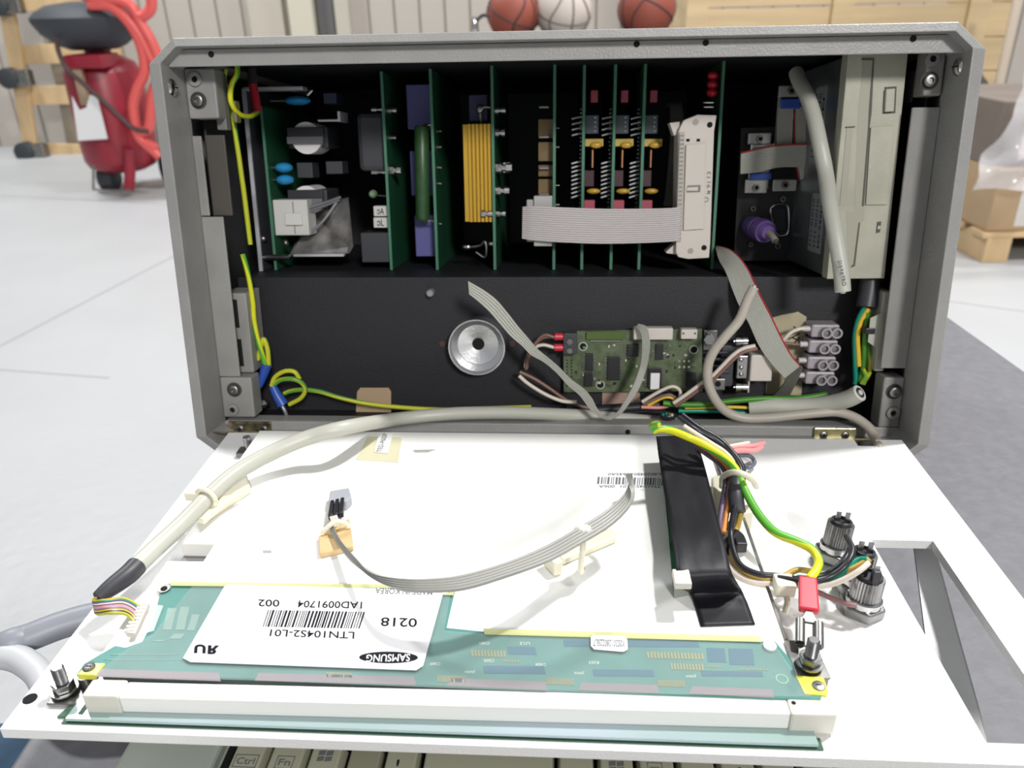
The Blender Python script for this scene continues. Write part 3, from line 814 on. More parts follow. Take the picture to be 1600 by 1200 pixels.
# maker's label
LH = HB+.0012
lab = pb('maker_label', mat('label_white', (.83, .83, .84), .7, spec=.15), lcd, [(356, 913), (686, 922), (692, 928), (661, 1040), (650, 1047), (297, 1034), (286, 1028), (350, 917)], LH-.0002, LH, bevel=0)
def word(s, xs, xe, yb, yt, mt, par, h, slope=0, lean=-.06, bold=.012):
    """word upside down to the viewer: starts at the right (xs), ends left (xe), its baseline on the far side (yb)"""
    o = lP(xs, yb, h+.00008); r = lP(xe, yb+slope*(xe-xs), h+.00008); t_ = lP(xs+lean*(yt-yb), yt, h+.00008)
    return letters(s, o, r, t_, mt, par, bold=bold)
word('LTN104S2-L01', 554, 423, 987, 998, INK, lab, LH, .03)
word('1AD0091704', 566, 466, 940, 951, INK, lab, LH, .02)
word('002', 437, 404, 937, 948, INK, lab, LH, .02)
word('0218', 652, 596, 966, 980, INK, lab, LH, .03)
word('MADE IN KOREA', 676, 587, 921, 930, INKG, lab, LH, .03)
word('ELECTRONICS', 573, 500, 1011, 1017, mat('pale_ink', (.6, .61, .62), .6), lab, LH, .03)
word('U', 322, 304, 1007, 1021, INK, lab, LH, .03, bold=.05)
word('R', 325, 343, 1008, 1022, INK, lab, LH, .03, bold=.05)
word('JL', 364, 353, 1020, 1026, mat('pale_ink', (.6, .61, .62), .6), lab, LH)
# bold rule on the recognition mark
def bars(x0, x1, y0, y1, par, h, seed, n=42, lean=-.33, slope=.02, col=INK):
    r_ = random.Random(seed); mm = M(); x = x0
    while x < x1:
        wd = r_.choice((1.3, 1.3, 2.2, 3.2)); gp = r_.choice((1.4, 1.8, 2.6))
        ya = y0+(x-x0)*slope; yb_ = y1+(x-x0)*slope
        q = [lP(x, ya, h+.00008), lP(min(x+wd, x1), ya, h+.00008), lP(min(x+wd, x1)+lean*(y1-y0), yb_, h+.00008), lP(x+lean*(y1-y0), yb_, h+.00008)]
        mm.hull([(p.x, p.y, h) for p in q], q)
        x += wd+gp
    return build('barcode', mm, col, par)
bars(419, 571, 953, 979, lab, LH, 3)
c = lP(607, 1027, LH+.0001)
e0 = lP(653, 1027, LH); e1 = lP(607, 1036.5, LH)
ell = []
ux = (e0-c); uy = (e1-c); ux.z = uy.z = 0
for k in range(40):
    a_ = 2*math.pi*k/40; ell.append(c+ux*math.cos(a_)+uy*math.sin(a_)+ux*(.06*math.sin(a_)))
el = build('logo_ellipse', M().hull([(p.x, p.y, LH) for p in ell], [(p.x, p.y, LH+.0001) for p in ell]), INK, lab)
word('SAMSUNG', 641, 573, 1021.5, 1033, mat('label_white', (.83, .83, .84), .7, spec=.15), lab, LH+.00012, -.02)
# small barcode label and its print at the back of the shell
small = pb('code_label', mat('label_white', (.83, .83, .84), .7, spec=.15), lcd, [(926, 992), (975, 994), (980, 999), (981, 1014), (974, 1018), (928, 1014), (923, 1009), (923, 995)], HB+.0008, HB+.0011, bevel=0)
word('Y0S201280225L7', 977, 928, 1000, 1011, INKG, small, HB+.0011, .03)
TAPEW = mat('label_white', (.83, .83, .84), .7, spec=.15)
bl = pb('stock_label', TAPEW, lcd, [(925, 735), (1040, 737), (1046, 766), (925, 764)], MH-.0001, MH+.0002, bevel=0)
bars(934, 1036, 745, 756, bl, MH+.0002, 9, lean=-.1, col=INKG)
word('LTN104S2-L01  006A', 1038, 936, 758, 762, INKG, bl, MH+.0002)
word('SL40204S0  0645A0', 1038, 950, 739, 743, INKG, bl, MH+.0002)
tl = pb('aged_tape', mat('aged_tape', (.80, .76, .48), .5, alpha=.55), lcd, [(575, 682), (628, 684), (622, 722), (556, 718)], MH-.0001, MH+.0004, bevel=0)
flat('paper_slip', TAPEW, tl, [(592, 676), (614, 677), (606, 708), (585, 706)], MH+.0006)
o = lP(596, 706, MH+.0007); r = lP(606, 677, MH+.0007); t_ = lP(588, 706, MH+.0007)
letters('TED-P6SSP', o, r, t_, INKG, tl)
# lamp bar at the near edge
bar0 = lP(130, 1090, .0118); bar1 = lP(1305, 1112, .0118)
YB0, YB1 = -.1905, -.1785
def barbox(x0, x1, grow, z0, z1):
    f = lambda x, back: (-.1810 if back else -.1876)+(grow if back else -grow)+(x-.025)*.0102
    q = [(x0, f(x0, 0)), (x1, f(x1, 0)), (x1, f(x1, 1)), (x0, f(x0, 1))]
    return M().hull([(p[0], p[1], z0) for p in q], [(p[0], p[1], z1) for p in q])
lb = build('lamp_bar', barbox(.0385, .2510, 0, .0022, .0086), WHITEM, lcd, bevel=.0003)
IV = mat('ivory_end', (.74, .72, .64), .4, vary=.12, vscale=60)
build('lamp_end', barbox(.0262, .0384, .0003, .0014, .0094), IV, lcd, bevel=.0008)
build('lamp_end', barbox(.2511, .2652, .0005, .0005, .0091), IV, lcd, bevel=.0008)
c = lP(1240, 1098, .0092); build('end_recess', M().cyl((c.x, c.y, .0088), (c.x, c.y, .00925), .0007), HOLE, lcd)
build('end_recess', M().box(.2575, .2625, c.y+.0005, c.y+.0030, .0090, .00915), mat('recess_ivory', (.60, .58, .44), .5), lcd)
# the glass filter in the window below the bar
GL = mat('filter_glass', (.44, .53, .58), .12, spec=.8, col2=(.32, .45, .42), vscale=22, stretch=(.5, 2, 1))  # pale blue-grey tone stands in for the reflection on the glass
build('window_gasket', M().box(.0192, .2605, -.1912, -.187, .0001, .0006), mat('gasket_dark', (.03, .10, .06), .5), lcd)
build('filter_glass', M().hull([(.0205, -.1908, .0009), (.2590, -.1908, .0009), (.2590, -.170, .0009), (.0215, -.170, .0009)], [(.0205, -.1908, .0021), (.2590, -.1908, .0021), (.2590, -.170, .0021), (.0215, -.170, .0021)]), GL, lcd, bevel=.0003)
build('gasket_end', M().hull([(.0165, -.1890, .0001), (.0255, -.1890, .0001), (.0255, -.1830, .0001), (.0185, -.1835, .0001)], [(.0165, -.1890, .0009), (.0255, -.1890, .0024), (.0255, -.1830, .0024), (.0185, -.1835, .0009)]), mat('gasket_green', (.06, .14, .09), .5), lcd)

# ------------------------------------------------------------------ studs
def stud(px, py, h0, label, tilt=0):
    c = lP(px, py, h0)
    t = thing('threaded_stud', label, 'bolt', PF, (c.x, c.y, h0), 'screw studs along the near edge')
    mm = M(); prof = [(0, .0018)]; n_ = 16
    for k in range(n_): prof += [((k+.25)/n_, .00205), ((k+.75)/n_, .0017)]
    prof += [(1, .0015)]
    mm.lathe((c.x, c.y, h0), (c.x, c.y, h0+.0115), prof, 18)
    build('stud', mm, STEEL, t, smooth=True)
    build('washer', M().cyl((c.x, c.y, h0+.0015), (c.x, c.y, h0+.0021), .0044), STEEL, t)
    hexnut((c.x, c.y, h0+.0022), (0, 0, 1), .0036, .0028, 'nut', STEEL, t)
    return t, c
t, c = stud(103, 1082, .0012, 'short upright screw stud and nut at the left end of the lamp bar')
build('clip_plate', M().box(c.x-.0035, c.x+.0075, c.y-.0055, c.y+.0045, .0004, .0018), TIN, t, bevel=.0004)
build('clip_lug', M().lathe((c.x+.006, c.y+.0035, .0019), (c.x+.006, c.y+.0035, .0060), [(0, .0026), (1, .0026), (1, .0015), (0, .0015)], 16, closed=False), TIN, t, smooth=True)
t, c = stud(1264, 1041, .0095, 'bright screw stud holding the earth tab bracket at right of the board')
br = build('bracket_plate', M().hull([(c.x-.0052, c.y-.0050, .0088), (c.x+.0056, c.y-.0050, .0088), (c.x+.0050, c.y+.0115, .0088), (c.x-.0052, c.y+.0115, .0088)],
     [(c.x-.0052, c.y-.0050, .0097), (c.x+.0056, c.y-.0050, .0097), (c.x+.0050, c.y+.0115, .0097), (c.x-.0052, c.y+.0115, .0097)]), TIN, t, bevel=.0003)
build('bracket_foot', M().box(c.x-.0030, c.x+.0050, c.y-.0048, c.y+.011, .0002, .0087), TIN, t)

# ------------------------------------------------------------------ panel mounted round connectors
def roundcon(px, py, h, label, r=.0062, ln=.016, tilt=(0, 0)):
    c = lP(px, py, 0)
    t = thing('fuse_holder', label, 'connector', PF, (c.x, c.y, 0), 'chrome round sockets on the lowered panel')
    ax = V((tilt[0], tilt[1], 1)).normalized(); b = V((c.x, c.y, .0001))
    hexnut(b, ax, r*1.45, .0042, 'hex_nut', STEEL, t)
    build('collar', M().lathe(b+ax*.0043, b+ax*.0070, [(0, r*1.15), (.8, r*1.15), (1, r)], 28), CHROME, t, smooth=True)
    mm = M(); n_ = 30; o = len(mm.v)
    lo = b+ax*.0071; hi = b+ax*ln
    e = ax.cross(V((0, 1, 0))).normalized(); g = ax.cross(e)
    for p in (lo, hi):
        for k in range(2*n_):
            rr = r*(1.0 if k % 2 else .92); a_ = math.pi*k/n_
            mm.v.append(p+e*(rr*math.cos(a_))+g*(rr*math.sin(a_)))
    for k in range(2*n_):
        k2 = (k+1) % (2*n_); mm.f.append((k, k2, 2*n_+k2, 2*n_+k))
    mm.f.append(tuple(range(2*n_))[::-1]); mm.f.append(tuple(range(2*n_, 4*n_)))
    build('knurled_barrel', mm, STEEL, t)
    build('insulator', M().lathe(b+ax*(ln+.0001), b+ax*(ln+.0012), [(0, r*.84), (1, r*.78), (1, r*.6), (.2, r*.58), (.2, .0001)], 24, closed=False), BLK, t, smooth=True)
    for s in (-1, 1):
        q = b+ax*(ln+.0005)+e*(s*r*.35)
        build('contact', M().hull([q+e*.0009+g*.0003, q-e*.0009+g*.0003, q-e*.0009-g*.0003, q+e*.0009-g*.0003], [p+ax*.0042 for p in (q+e*.0009+g*.0003, q-e*.0009+g*.0003, q-e*.0009-g*.0003, q+e*.0009-g*.0003)]), STEEL, t)
    return t, b+ax*ln, e, g, ax
t1 = roundcon(1300, 872, 0, 'chrome round socket furthest back on the lowered panel, two black wires', r=.0052, ln=.0165, tilt=(.10, .10))
t2 = roundcon(1333, 925, 0, 'middle chrome round socket partly hidden behind the nearest one', r=.0050, ln=.0175, tilt=(.10, .10))
t3 = roundcon(1345, 955, 0, 'nearest chrome round socket with large hex nut beside the drive opening', r=.0056, ln=.0155, tilt=(.05, .05))
t_, top3, e3, g3, ax3 = t3
q = top3+ax3*.003
build('black_tab', M().box(q.x-.0012, q.x+.0016, q.y-.0050, q.y-.0025, q.z-.0065, q.z+.0030), BLK, t_, bevel=.0004)

# ------------------------------------------------------------------ inverter with black tape
inv = thing('inverter_board', 'narrow green inverter board lying under the black tape', 'circuit board', PF, (.235, -.08, MH))
ip = [(1031, 690), (1084, 687), (1138, 893), (1051, 908)]
IH = .0200
q = [lP(x, y, IH) for x, y in ip]
build('board', M().hull([(p.x, p.y, IH-.0016) for p in q], q), PCBG, inv)
cxm = sum(p.x for p in q)/4; cym = sum(p.y for p in q)/4
m = M()
q2 = [V((cxm+(p.x-cxm)*.86, cym+(p.y-cym)*.92, 0)) for p in q]
build('coil_block', M().hull([(p.x, p.y, MH+.0001) for p in q2], [(p.x, p.y, IH-.0017) for p in q2]), mat('inverter_side', (.25, .27, .24), .5), inv)
a = lP(1058, 905, IH+.003)
build('header', M().box(a.x-.001, a.x+.005, a.y-.002, a.y+.006, IH+.0001, IH+.0028), CONN, inv, bevel=.0004)
tape = thing('tape_strip', 'broad strip of black insulating tape over the inverter board', 'tape', PF, (.24, -.08, IH))
Ls = [(1025, 682, IH+.0012), (1030, 720, IH+.0022), (1037, 765, IH+.0020), (1046, 815, IH+.0022), (1051, 850, IH+.0040), (1057, 895, IH+.0022), (1066, 918, IH-.004), (1079, 928, MH+.0018), (1087, 950, MH+.0006), (1095, 979, MH+.0004)]
Rs = [(1087, 679, IH+.0012), (1097, 715, IH+.0022), (1108, 755, IH+.0020), (1122, 812, IH+.0022), (1132, 850, IH+.0040), (1143, 893, IH+.0022), (1153, 912, IH-.004), (1160, 925, MH+.0018), (1170, 948, MH+.0006), (1180, 976, MH+.0004)]
A = catmull([lP(*p) for p in Ls], 5); B_ = catmull([lP(*p) for p in Rs], 5)
rows = [[a_.lerp(b_, k/10) + V((0, 0, .0006*noise.noise(V((k*.4, i*.22, 0))) if 0 < i < len(A)-6 else 0)) for k in range(11)] for i, (a_, b_) in enumerate(zip(A, B_))]
build('tape_body', M().sheet(rows), TAPE, tape, smooth=True, solid=.00025)

# ------------------------------------------------------------------ display cable
dcab = thing('display_cable', 'thick grey round cable arching from the case down to the display module', 'cable', WF, wP(430, 700, .02))
route = [wB(1120, 664, .050), wB(1040, 660, .046), wB(960, 653, .040), wB(880, 648, .032), wB(790, 645, .020), wB(700, 647, .008), wB(620, 655, -.004), wP(545, 667, .026), wP(480, 684, .024), wP(425, 707, .021), wP(370, 738, .019), wP(327, 775, .0175), wP(285, 818, .0165), wP(245, 855, .0155), wP(208, 890, .0145)]
build('jacket', M().tube(route, .0036, 16), CABLE, dcab, smooth=True)
build('shrink_sleeve', M().tube([wP(214, 884, .0148), wP(200, 898, .0146), wP(175, 917, .0140), wP(152, 934, .0135)], lambda t: .0039-.0016*t**3, 16), mat('shrink_black', (.05, .05, .06), .45, vary=.3, vscale=80), dcab, smooth=True)
wcols = [YEL, TEAL, VIO, WHW, VIO, PINK, mat('mauve_wire', (.40, .28, .40), .4), BRN, YEL, BLK, mat('olive_wire', (.45, .45, .05), .4)]
for i, mt in enumerate(wcols):
    u = i/(len(wcols)-1)
    build('core_wire', M().tube([wP(154, 932+6*u, .0135-.002*u), wP(146+4*u, 938+20*u, .0125-.003*u), wP(165+6*u, 938+20*u, .0135), wP(190+5*u, 935+24*u, .0135), wP(212-4*u, 944+26*u, .0120), wP(222-12*u, 955+28*u, .0100)], .00058, 7, smooth=6), mt, dcab, smooth=True)
q = [(222, 938), (233, 941), (211, 990), (196, 988)]
pb_h = .0118
pq = [PF @ lP(x, y, pb_h) for x, y in q]
build('plug', M().hull([p-V((0, 0, .0022)) for p in pq], pq), CONN, dcab, bevel=.0003)
for i in range(8):
    u = i/7; a = wP(224-22*u, 944+40*u, pb_h+.0002)
    build('plug_rib', M().box(a.x-.0016, a.x+.0016, a.y-.0003, a.y+.0003, a.z-.0003, a.z+.0003), WHITEM, dcab)
t = pb('clear_tape', mat('clear_tape', (.8, .85, .83), .15, alpha=.35), lcd, [(236, 944), (255, 946), (240, 985), (222, 990)], HB+.0007, HB+.001, bevel=0)

# ------------------------------------------------------------------ nylon clips and ties
def nyl(name, m, par, **k): return build(name, m, NYLON, par, **k)
clip = thing('cable_clip', 'cream nylon clip and tie holding the thick grey display cable', 'clip', PF, lP(345, 790, MH), 'nylon cable clips')
pb('base', NYLON, clip, [(318, 752), (385, 740), (392, 762), (322, 808), (304, 800)], MH+.0002, MH+.0030, bevel=.0008)
pb('arm', NYLON, clip, [(300, 792), (345, 775), (382, 766), (350, 785), (318, 812), (303, 808)], MH+.0031, MH+.0060, bevel=.0008)
cc = PFI @ wP(322, 779, .0177); d_ = (PFI @ wP(340, 765, .0177) - PFI @ wP(305, 797, .0177)).normalized()
e_ = d_.cross(V((0, 0, 1))).normalized(); g_ = e_.cross(d_)
build('tie_loop', M().tube([cc+e_*(.0046*math.cos(a*math.pi/10))+g_*(.0046*math.sin(a*math.pi/10)) for a in range(21)], .0011, 8, smooth=0), NYLON, clip, smooth=True)
q = cc-e_*.0058+g_*.001
build('tie_head', M().box(q.x-.0035, q.x+.0030, q.y-.0020, q.y+.0022, q.z-.0022, q.z+.0020), NYLON, clip, bevel=.0008)
build('post', M().cyl((cc.x+e_.x*.002, cc.y+e_.y*.002-.002, MH+.003), (cc.x, cc.y, cc.z-.004), .0022), NYLON, clip)

# flat four-wire lead lying over the display module
lead = thing('flat_lead', 'cut grey four-wire flat lead curving across the display module', 'cable', PF, lP(760, 860, MH))
hh = [MH+.004, MH+.005, MH+.009, MH+.014, MH+.019, MH+.022, MH+.024, MH+.025, MH+.024, MH+.022, MH+.022, MH+.025, MH+.029, MH+.032]
up_ = [(521, 822), (533, 845), (556, 872), (580, 893), (615, 903), (660, 906), (720, 900), (790, 880), (850, 855), (900, 827), (945, 800), (974, 775), (985, 755), (989, 740)]
lo_ = [(513, 824), (527, 850), (549, 878), (585, 905), (622, 922), (665, 925), (725, 921), (793, 901), (856, 878), (906, 851), (953, 822), (983, 792), (989, 768), (976, 741)]
wires_between([lP(x, y, h) for (x, y), h in zip(lo_, hh)], [lP(x, y, h+.0005) for (x, y), h in zip(up_, hh)], 5, .0009, 'wire_strip', mat('lead_grey', (.36, .36, .335), .5), lead)
for i in range(3):
    build('loose_wire', M().tube([lP(517+i*4, 808-i, MH+.0050), lP(519+i*4, 815, MH+.0045), lP(516+i*2, 824, MH+.0042)], .0006, 7), WHW, lead, smooth=True)
    pb('crimp', BLK, lead, [(516+i*8, 781-i*2), (522+i*8, 780-i*2), (520+i*8, 804-i*2), (512+i*8, 805-i*2)], MH+.0022, MH+.0052, bevel=.0005)
pb('plug_housing', mat('grey_plug', (.42, .44, .48), .5), lead, [(516, 767), (545, 762), (549, 775), (541, 783), (513, 783)], MH+.0002, MH+.0048, bevel=.0005)
padt = thing('tie_pad', 'orange adhesive tie pad with cream strap under the flat lead', 'clip', PF, lP(525, 845, MH))
pb('pad', mat('orange_pad', (.72, .50, .25), .55, vary=.15, vscale=80), padt, [(497, 838), (546, 810), (552, 853), (499, 865)], MH+.0002, MH+.0026, bevel=.0005)
a = PFI @ wP(510, 826, MH+.005); b = PFI @ wP(540, 818, MH+.005)
build('strap', M().tube([a+V((-.002, -.001, -.002)), a, (a+b)/2+V((0, 0, .0022)), b, b+V((.001, 0, -.002))], .0011, 8), NYLON, padt, smooth=True)
clip2 = thing('cable_clip', 'cream nylon clip holding the flat lead near the black tape', 'clip', PF, lP(900, 850, MH), 'nylon cable clips')
pb('base', NYLON, clip2, [(864, 858), (905, 842), (958, 824), (964, 838), (912, 860), (880, 874)], MH+.0004, MH+.0034, bevel=.0008)
pb('side_arm', NYLON, clip2, [(848, 862), (868, 858), (880, 876), (866, 880)], MH+.0004, MH+.0070, bevel=.0008)
a = PFI @ wP(912, 832, MH+.0205)
build('tie_head', M().ball(a, .0042, .0034, .0030, n=12), NYLON, clip2, smooth=True)
build('tie_strap', M().tube([a, a+V((-.0005, -.006, -.003)), a+V((-.001, -.007, -.012)), a+V((0, -.002, -.016))], .0011, 8), NYLON, clip2, smooth=True)

# ================================================================== INSIDE THE CASE
def card(label, xf, d=.085, z0=.0872, z1=.2010, th=.0016, y1=.2140, group=None, name='circuit_card'):
    t = thing(name, label, 'circuit board', BF, (xf, (d+y1)/2, z0), 'upright green circuit cards in the cage')
    build('board', M().box(xf-th/2, xf+th/2, d, y1, z0, z1), PCBG, t)
    build('board_edge', M().box(xf-th/2, xf+th/2, d-.0003, d-.00001, z0, z1), PCBE, t)
    t['_x'] = xf
    return t
def xat(px, py, d): return lB(px, py, d).x
def pin(par, px, py, d0, d1, r=.0007, mt=None, name='pin'):
    a = lB(px, py, d0); return build(name, M().cyl(a, (a.x, d1, a.z), r, n=8), mt or STEEL, par)
def sidebox(par, name, mt, side, px_far, py0, py1, d0, d1, bevel=.0004):
    """component standing on a card face: reaches from the board to px_far"""
    xf = par['_x']; a = lB(px_far, py1, d0); b = lB(px_far, py0, d0)
    m = M().box(xf+side*.0008, a.x, d0, d1, a.z, b.z)
    return build(name, m, mt, par, bevel=bevel)
def sidenut(par, px0, px1, py, r, d, mt=STEEL, name='bolt_end'):
    a = lB(px0, py, d); b = lB(px1, py, d)
    a.z = b.z = (a.z+b.z)/2; xf = par['_x']
    s = 1 if (a.x+b.x)/2 > xf else -1
    x0, x1 = sorted((a.x, b.x))
    if s > 0: x0 = xf+.0009
    else: x1 = xf-.0009
    return build(name, M().lathe((x0, d, a.z), (x1, d, a.z), [(0, r), (.35, r), (.36, r*.6), (.6, r*.6), (.62, r*.85), (1, r*.8)], 10), mt, par)

# --- power supply
psu = thing('power_supply', 'bare power supply unit on a bright metal chassis at the far left', 'power supply', BF, (.045, .12, .0872))
MIRR = mat('lit_chassis', (.72, .72, .78), .35, .35, vary=.35, vscale=60)
PSD = .080
a = lB(381, 130, PSD); b = lB(406, 418, PSD)
xs = (a.x+b.x)/2
build('chassis_wall', M().box(xs-.0008, xs+.0008, PSD+.0016, .200, .0872, .1925), mat('shaded_chassis', (.09, .095, .105), .4, .5), psu)  # wall colour darkened for the shade inside the unit
build('chassis_edge', M().box(xs-.0012, xs+.0010, PSD, PSD+.0015, .0872, .1925), MIRR, psu)  # lighter strip paints the lit front edge of the wall
a = lB(378, 128, PSD)
build('chassis_lip', M().box(xs-.0008, xs+.0345, PSD+.001, PSD+.010, .1915, .1935), MIRR, psu, bevel=.0004)
psu['_x'] = lB(422, 300, PSD+.008).x
xc = psu['_x']
build('board', M().box(xc-.0008, xc+.0008, PSD+.006, .205, .0872, .1830), PCBG, psu)
build('board_edge', M().box(xc-.0008, xc+.0008, PSD+.0057, PSD+.00599, .0872, .1830), PCBE, psu)
m = M(); rr = random.Random(11)
for k in range(46):
    z = .095+rr.random()*.084; y = PSD+.010+rr.random()*.05
    m.box(xc-.0016, xc-.0009, y-.0004, y+.0004, z-.0004, z+.0004)
build('solder_joints', m, STEEL, psu)['kind'] = 'stuff'
def disc(par, px0, px1, py, rz, d, lead=True, mt=BLUEC, nm='ceramic_disc'):
    a = lB(px0, py, d); b = lB(px1, py, d)
    c = (a+b)/2
    k = build(nm, M().ball(c, (b.x-a.x)/2, .006, rz, n=16), mt, par, smooth=True)
    if lead: build('lead', M().cyl((par['_x']+.0009, d, c.z), (a.x+.001, d, c.z), .0006, n=8), TIN, k)
    return k
disc(psu, 445, 486, 157, .0028, .10)
disc(psu, 430, 457, 262, .0030, .092); disc(psu, 432, 459, 281, .0030, .092)
def trafo(py, hh, d):
    c = lB(482, py, d)
    k = build('transformer', M().box(c.x-.013, c.x+.012, d, d+.028, c.z-hh*.55, c.z+hh*.62), DGREY, psu, bevel=.001)
    build('winding', M().lathe((c.x, d-.004, c.z), (c.x, d+.02, c.z), [(0, hh*.86), (1, hh*.86)], 28), mat('white_winding', (.82, .80, .80), .5), k, smooth=True)
    build('core_band', M().box(c.x-.0115, c.x+.0105, d-.0065, d-.0042, c.z-.0034, c.z+.0010), mat('core_band', (.15, .15, .16), .45), k, bevel=.0004)
    build('core_limb', M().box(c.x-.011, c.x+.011, d-.0062, d-.0042, c.z+.0011, c.z+.0062), mat('core_dark', (.03, .03, .035), .5), k, bevel=.0004)
trafo(216, .0108, .100)
trafo(312, .0100, .104)
build('heat_plate', M().hull([lB(452, 400, .094), lB(546, 396, .094), lB(552, 385, .094), lB(544, 308, .100), lB(500, 318, .120), lB(470, 360, .120)], [p+V((0, .0012, 0)) for p in (lB(452, 400, .094), lB(546, 396, .094), lB(552, 385, .094), lB(544, 308, .100), lB(500, 318, .120), lB(470, 360, .120))]), mat('foil_plate', (.62, .60, .60), .3, .8, vary=.5, vscale=90), psu)
build('heat_plate_lip', M().box(lB(462, 398, .093).x, lB(540, 398, .093).x, .0885, .0925, lB(462, 400, .093).z, lB(462, 396, .093).z), MIRR, psu, bevel=.0003)
a = lB(430, 368, .088); b = lB(479, 312, .088)
k = build('white_relay', M().box(xc+.0009, b.x, .088, .104, a.z, b.z), mat('relay_white', (.62, .61, .58), .45), psu, bevel=.0006)
c0 = lB(447, 352, .0878); c1 = lB(472, 333, .0878)
build('relay_button', M().box(c0.x, c1.x, .0862, .0879, c0.z, c1.z), mat('relay_white2', (.68, .67, .64), .4), k, bevel=.0005)
cm = (c0.x+c1.x)/2
build('relay_groove', M().box(cm-.0002, cm+.0002, .0876, .08795, a.z+.001, b.z-.001), INKG, k)
for px, py in ((446, 380), (411, 373)): 
    c = lB(px, py, .085); build('chassis_screw', M().ball(c, .0020, .0015, .0020, n=12), TIN, psu, smooth=True)
build('spacer', M().cyl((xs+.001, .084, lB(420, 402, .084).z), (xc+.010, .084, lB(420, 402, .084).z), .0018), STEEL, psu)
rb('heat_clip', MIRR, psu, 496, 186, 530, 190, .092, .096)
rb('heat_clip', MIRR, psu, 528, 174, 531, 190, .092, .110, bevel=0)
rb('inner_block', DGREY, psu, 465, 254, 487, 278, .105, .12)
rb('inner_block', DGREY, psu, 510, 252, 534, 272, .105, .12)
rb('inner_block', mat('blue_grey_block', (.05, .07, .12), .5), psu, 506, 145, 525, 162, .11, .125)
for i, pts in enumerate((((482, 330), (505, 322), (530, 312)), ((484, 364), (505, 345), (526, 316)), ((482, 325), (510, 316), (532, 308)))):
    build('inner_wire', M().tube([lB(x, y, .092+.006*k) for k, (x, y) in enumerate(pts)], .0009, 8), mat('grey_wire', (.16, .16, .17), .4), psu, smooth=True)

# --- tall cards
c2 = card('first tall green card right of the power supply with a dark coil', xat(604, 270, .085), z1=.2010)
sidebox(c2, 'dark_coil', DGREY, -1, 561, 176, 268, .094, .118, .003)
sidebox(c2, 'relay_block', DGREY, -1, 566, 364, 410, .088, .108)
mw = mat('block_white', (.60, .59, .56), .5)
for (y0, y1, s) in ((322, 338, 'AC'), (340, 356, 'JC')):
    k = sidebox(c2, 'marked_block', mw, -1, 584, y0, y1, .090, .098)
    o = lB(589, y1-3, .0899); r = lB(600, y1-3, .0899); t_ = lB(589, y0+3, .0899)
    letters('ɔA' if s == 'AC' else 'ɔL', o, r, t_, INK, k)
disc(c2, 577, 589, 303, .0025, .094, False, mat('pale_green_cap', (.22, .33, .20), .4), 'green_disc')
build('pin', M().cyl(lB(586, 305, .093), lB(612, 307, .093), .0005, n=6), STEEL, c2)
for (py, px0, px1, r) in ((172, 608, 620, .0024), (215, 608, 619, .0014), (266, 612, 627, .0032)): sidenut(c2, px0, px1, py, r, .094)
for (py) in (171, 269): sidenut(c2, 581, 590, py, .0016, .096)

c3 = card('second tall green card carrying lilac blocks and a green resistor', xat(678, 270, .085), z1=.2020)
for (px, y0, y1, d) in ((637, 132, 202, .104), (643, 236, 306, .108), (650, 336, 401, .100)):
    sidebox(c3, 'lilac_block', PURP, -1, px, y0, y1, d, d+.03, .0006)
a = lB(660, 196, .088); b = lB(660, 345, .088)
a.z, b.z = max(a.z, b.z), min(a.z, b.z)
GRES = mat('green_ceramic', (.030, .085, .028), .4, vary=.2, vscale=200)
k = build('power_resistor', M().lathe((xat(658, 196, .088), .090, a.z), (xat(660, 345, .088), .090, b.z), [(0, .0035), (.02, .0044), (.98, .0044), (1, .0035)], 24), GRES, c3, smooth=True)
build('end_lead', M().cyl((xat(660, 346, .088), .090, b.z-.0004), (c3['_x'], .090, b.z-.0004), .0006, n=8), STEEL, k)
build('end_lead', M().cyl((xat(660, 194, .088), .090, a.z+.0004), (c3['_x'], .090, a.z+.0004), .0006, n=8), STEEL, k)
for py in (205, 230, 262, 287, 350): sidenut(c3, 684, 690, py, .0008, .095, TIN, 'solder_point')

c4 = card('third tall green card with a gold finned resistor on its left', xat(771, 270, .085), z1=.2030)
x_r = c4['_x']-.0009
a = lB(726, 347, .088); b = lB(726, 194, .088)
gb = build('gold_resistor', M().box(a.x, x_r, .0905, .106, a.z, b.z), GOLD, c4, bevel=.0002)
nf = 6
for i in range(nf):
    u = i/nf; xx = a.x+.0034+(x_r-a.x-.0034)*u
    build('fin', M().box(xx, xx+(x_r-a.x-.0034)/nf*.62, .0880, .0904, a.z, b.z), GOLD, gb)
build('tip_lug', M().tube([lB(752, 192, .094), lB(751, 178, .092), lB(756, 168, .090), lB(766, 168, .090)], .0009, 8), TIN, c4, smooth=True)
build('tip_lug', M().ball(lB(750, 170, .091), .0022, .0014, .0028, n=10), TIN, c4, smooth=True)
build('lug_base', M().box(lB(733, 184, .096).x, lB(762, 184, .096).x, .096, .104, lB(733, 190, .096).z, lB(733, 148, .096).z), mat('navy_block', (.03, .03, .09), .5), c4, bevel=.0005)
for (px, py) in ((730, 386), (769, 381)): build('solder_blob', M().ball(lB(px, py, .090), .0034, .002, .0020, n=10), CHROME, c4, smooth=True)
build('wire_link', M().tube([lB(738, 386, .090), lB(750, 384, .089), lB(758, 378, .088), lB(760, 392, .088), lB(757, 402, .089), lB(744, 394, .090)], .0009, 8), STEEL, c4, smooth=True)
sidenut(c4, 752, 766, 334, .0022, .0875)
for (py, r, px1) in ((172, .0026, 790), (207, .0030, 789), (262, .0034, 800), (298, .0030, 796), (334, .0024, 790)): sidenut(c4, 777, px1, py, r, .094)
k = rb('tag_block', mat('tag_white', (.35, .36, .38), .4), c4, 786, 254, 796, 270, .094, .104)

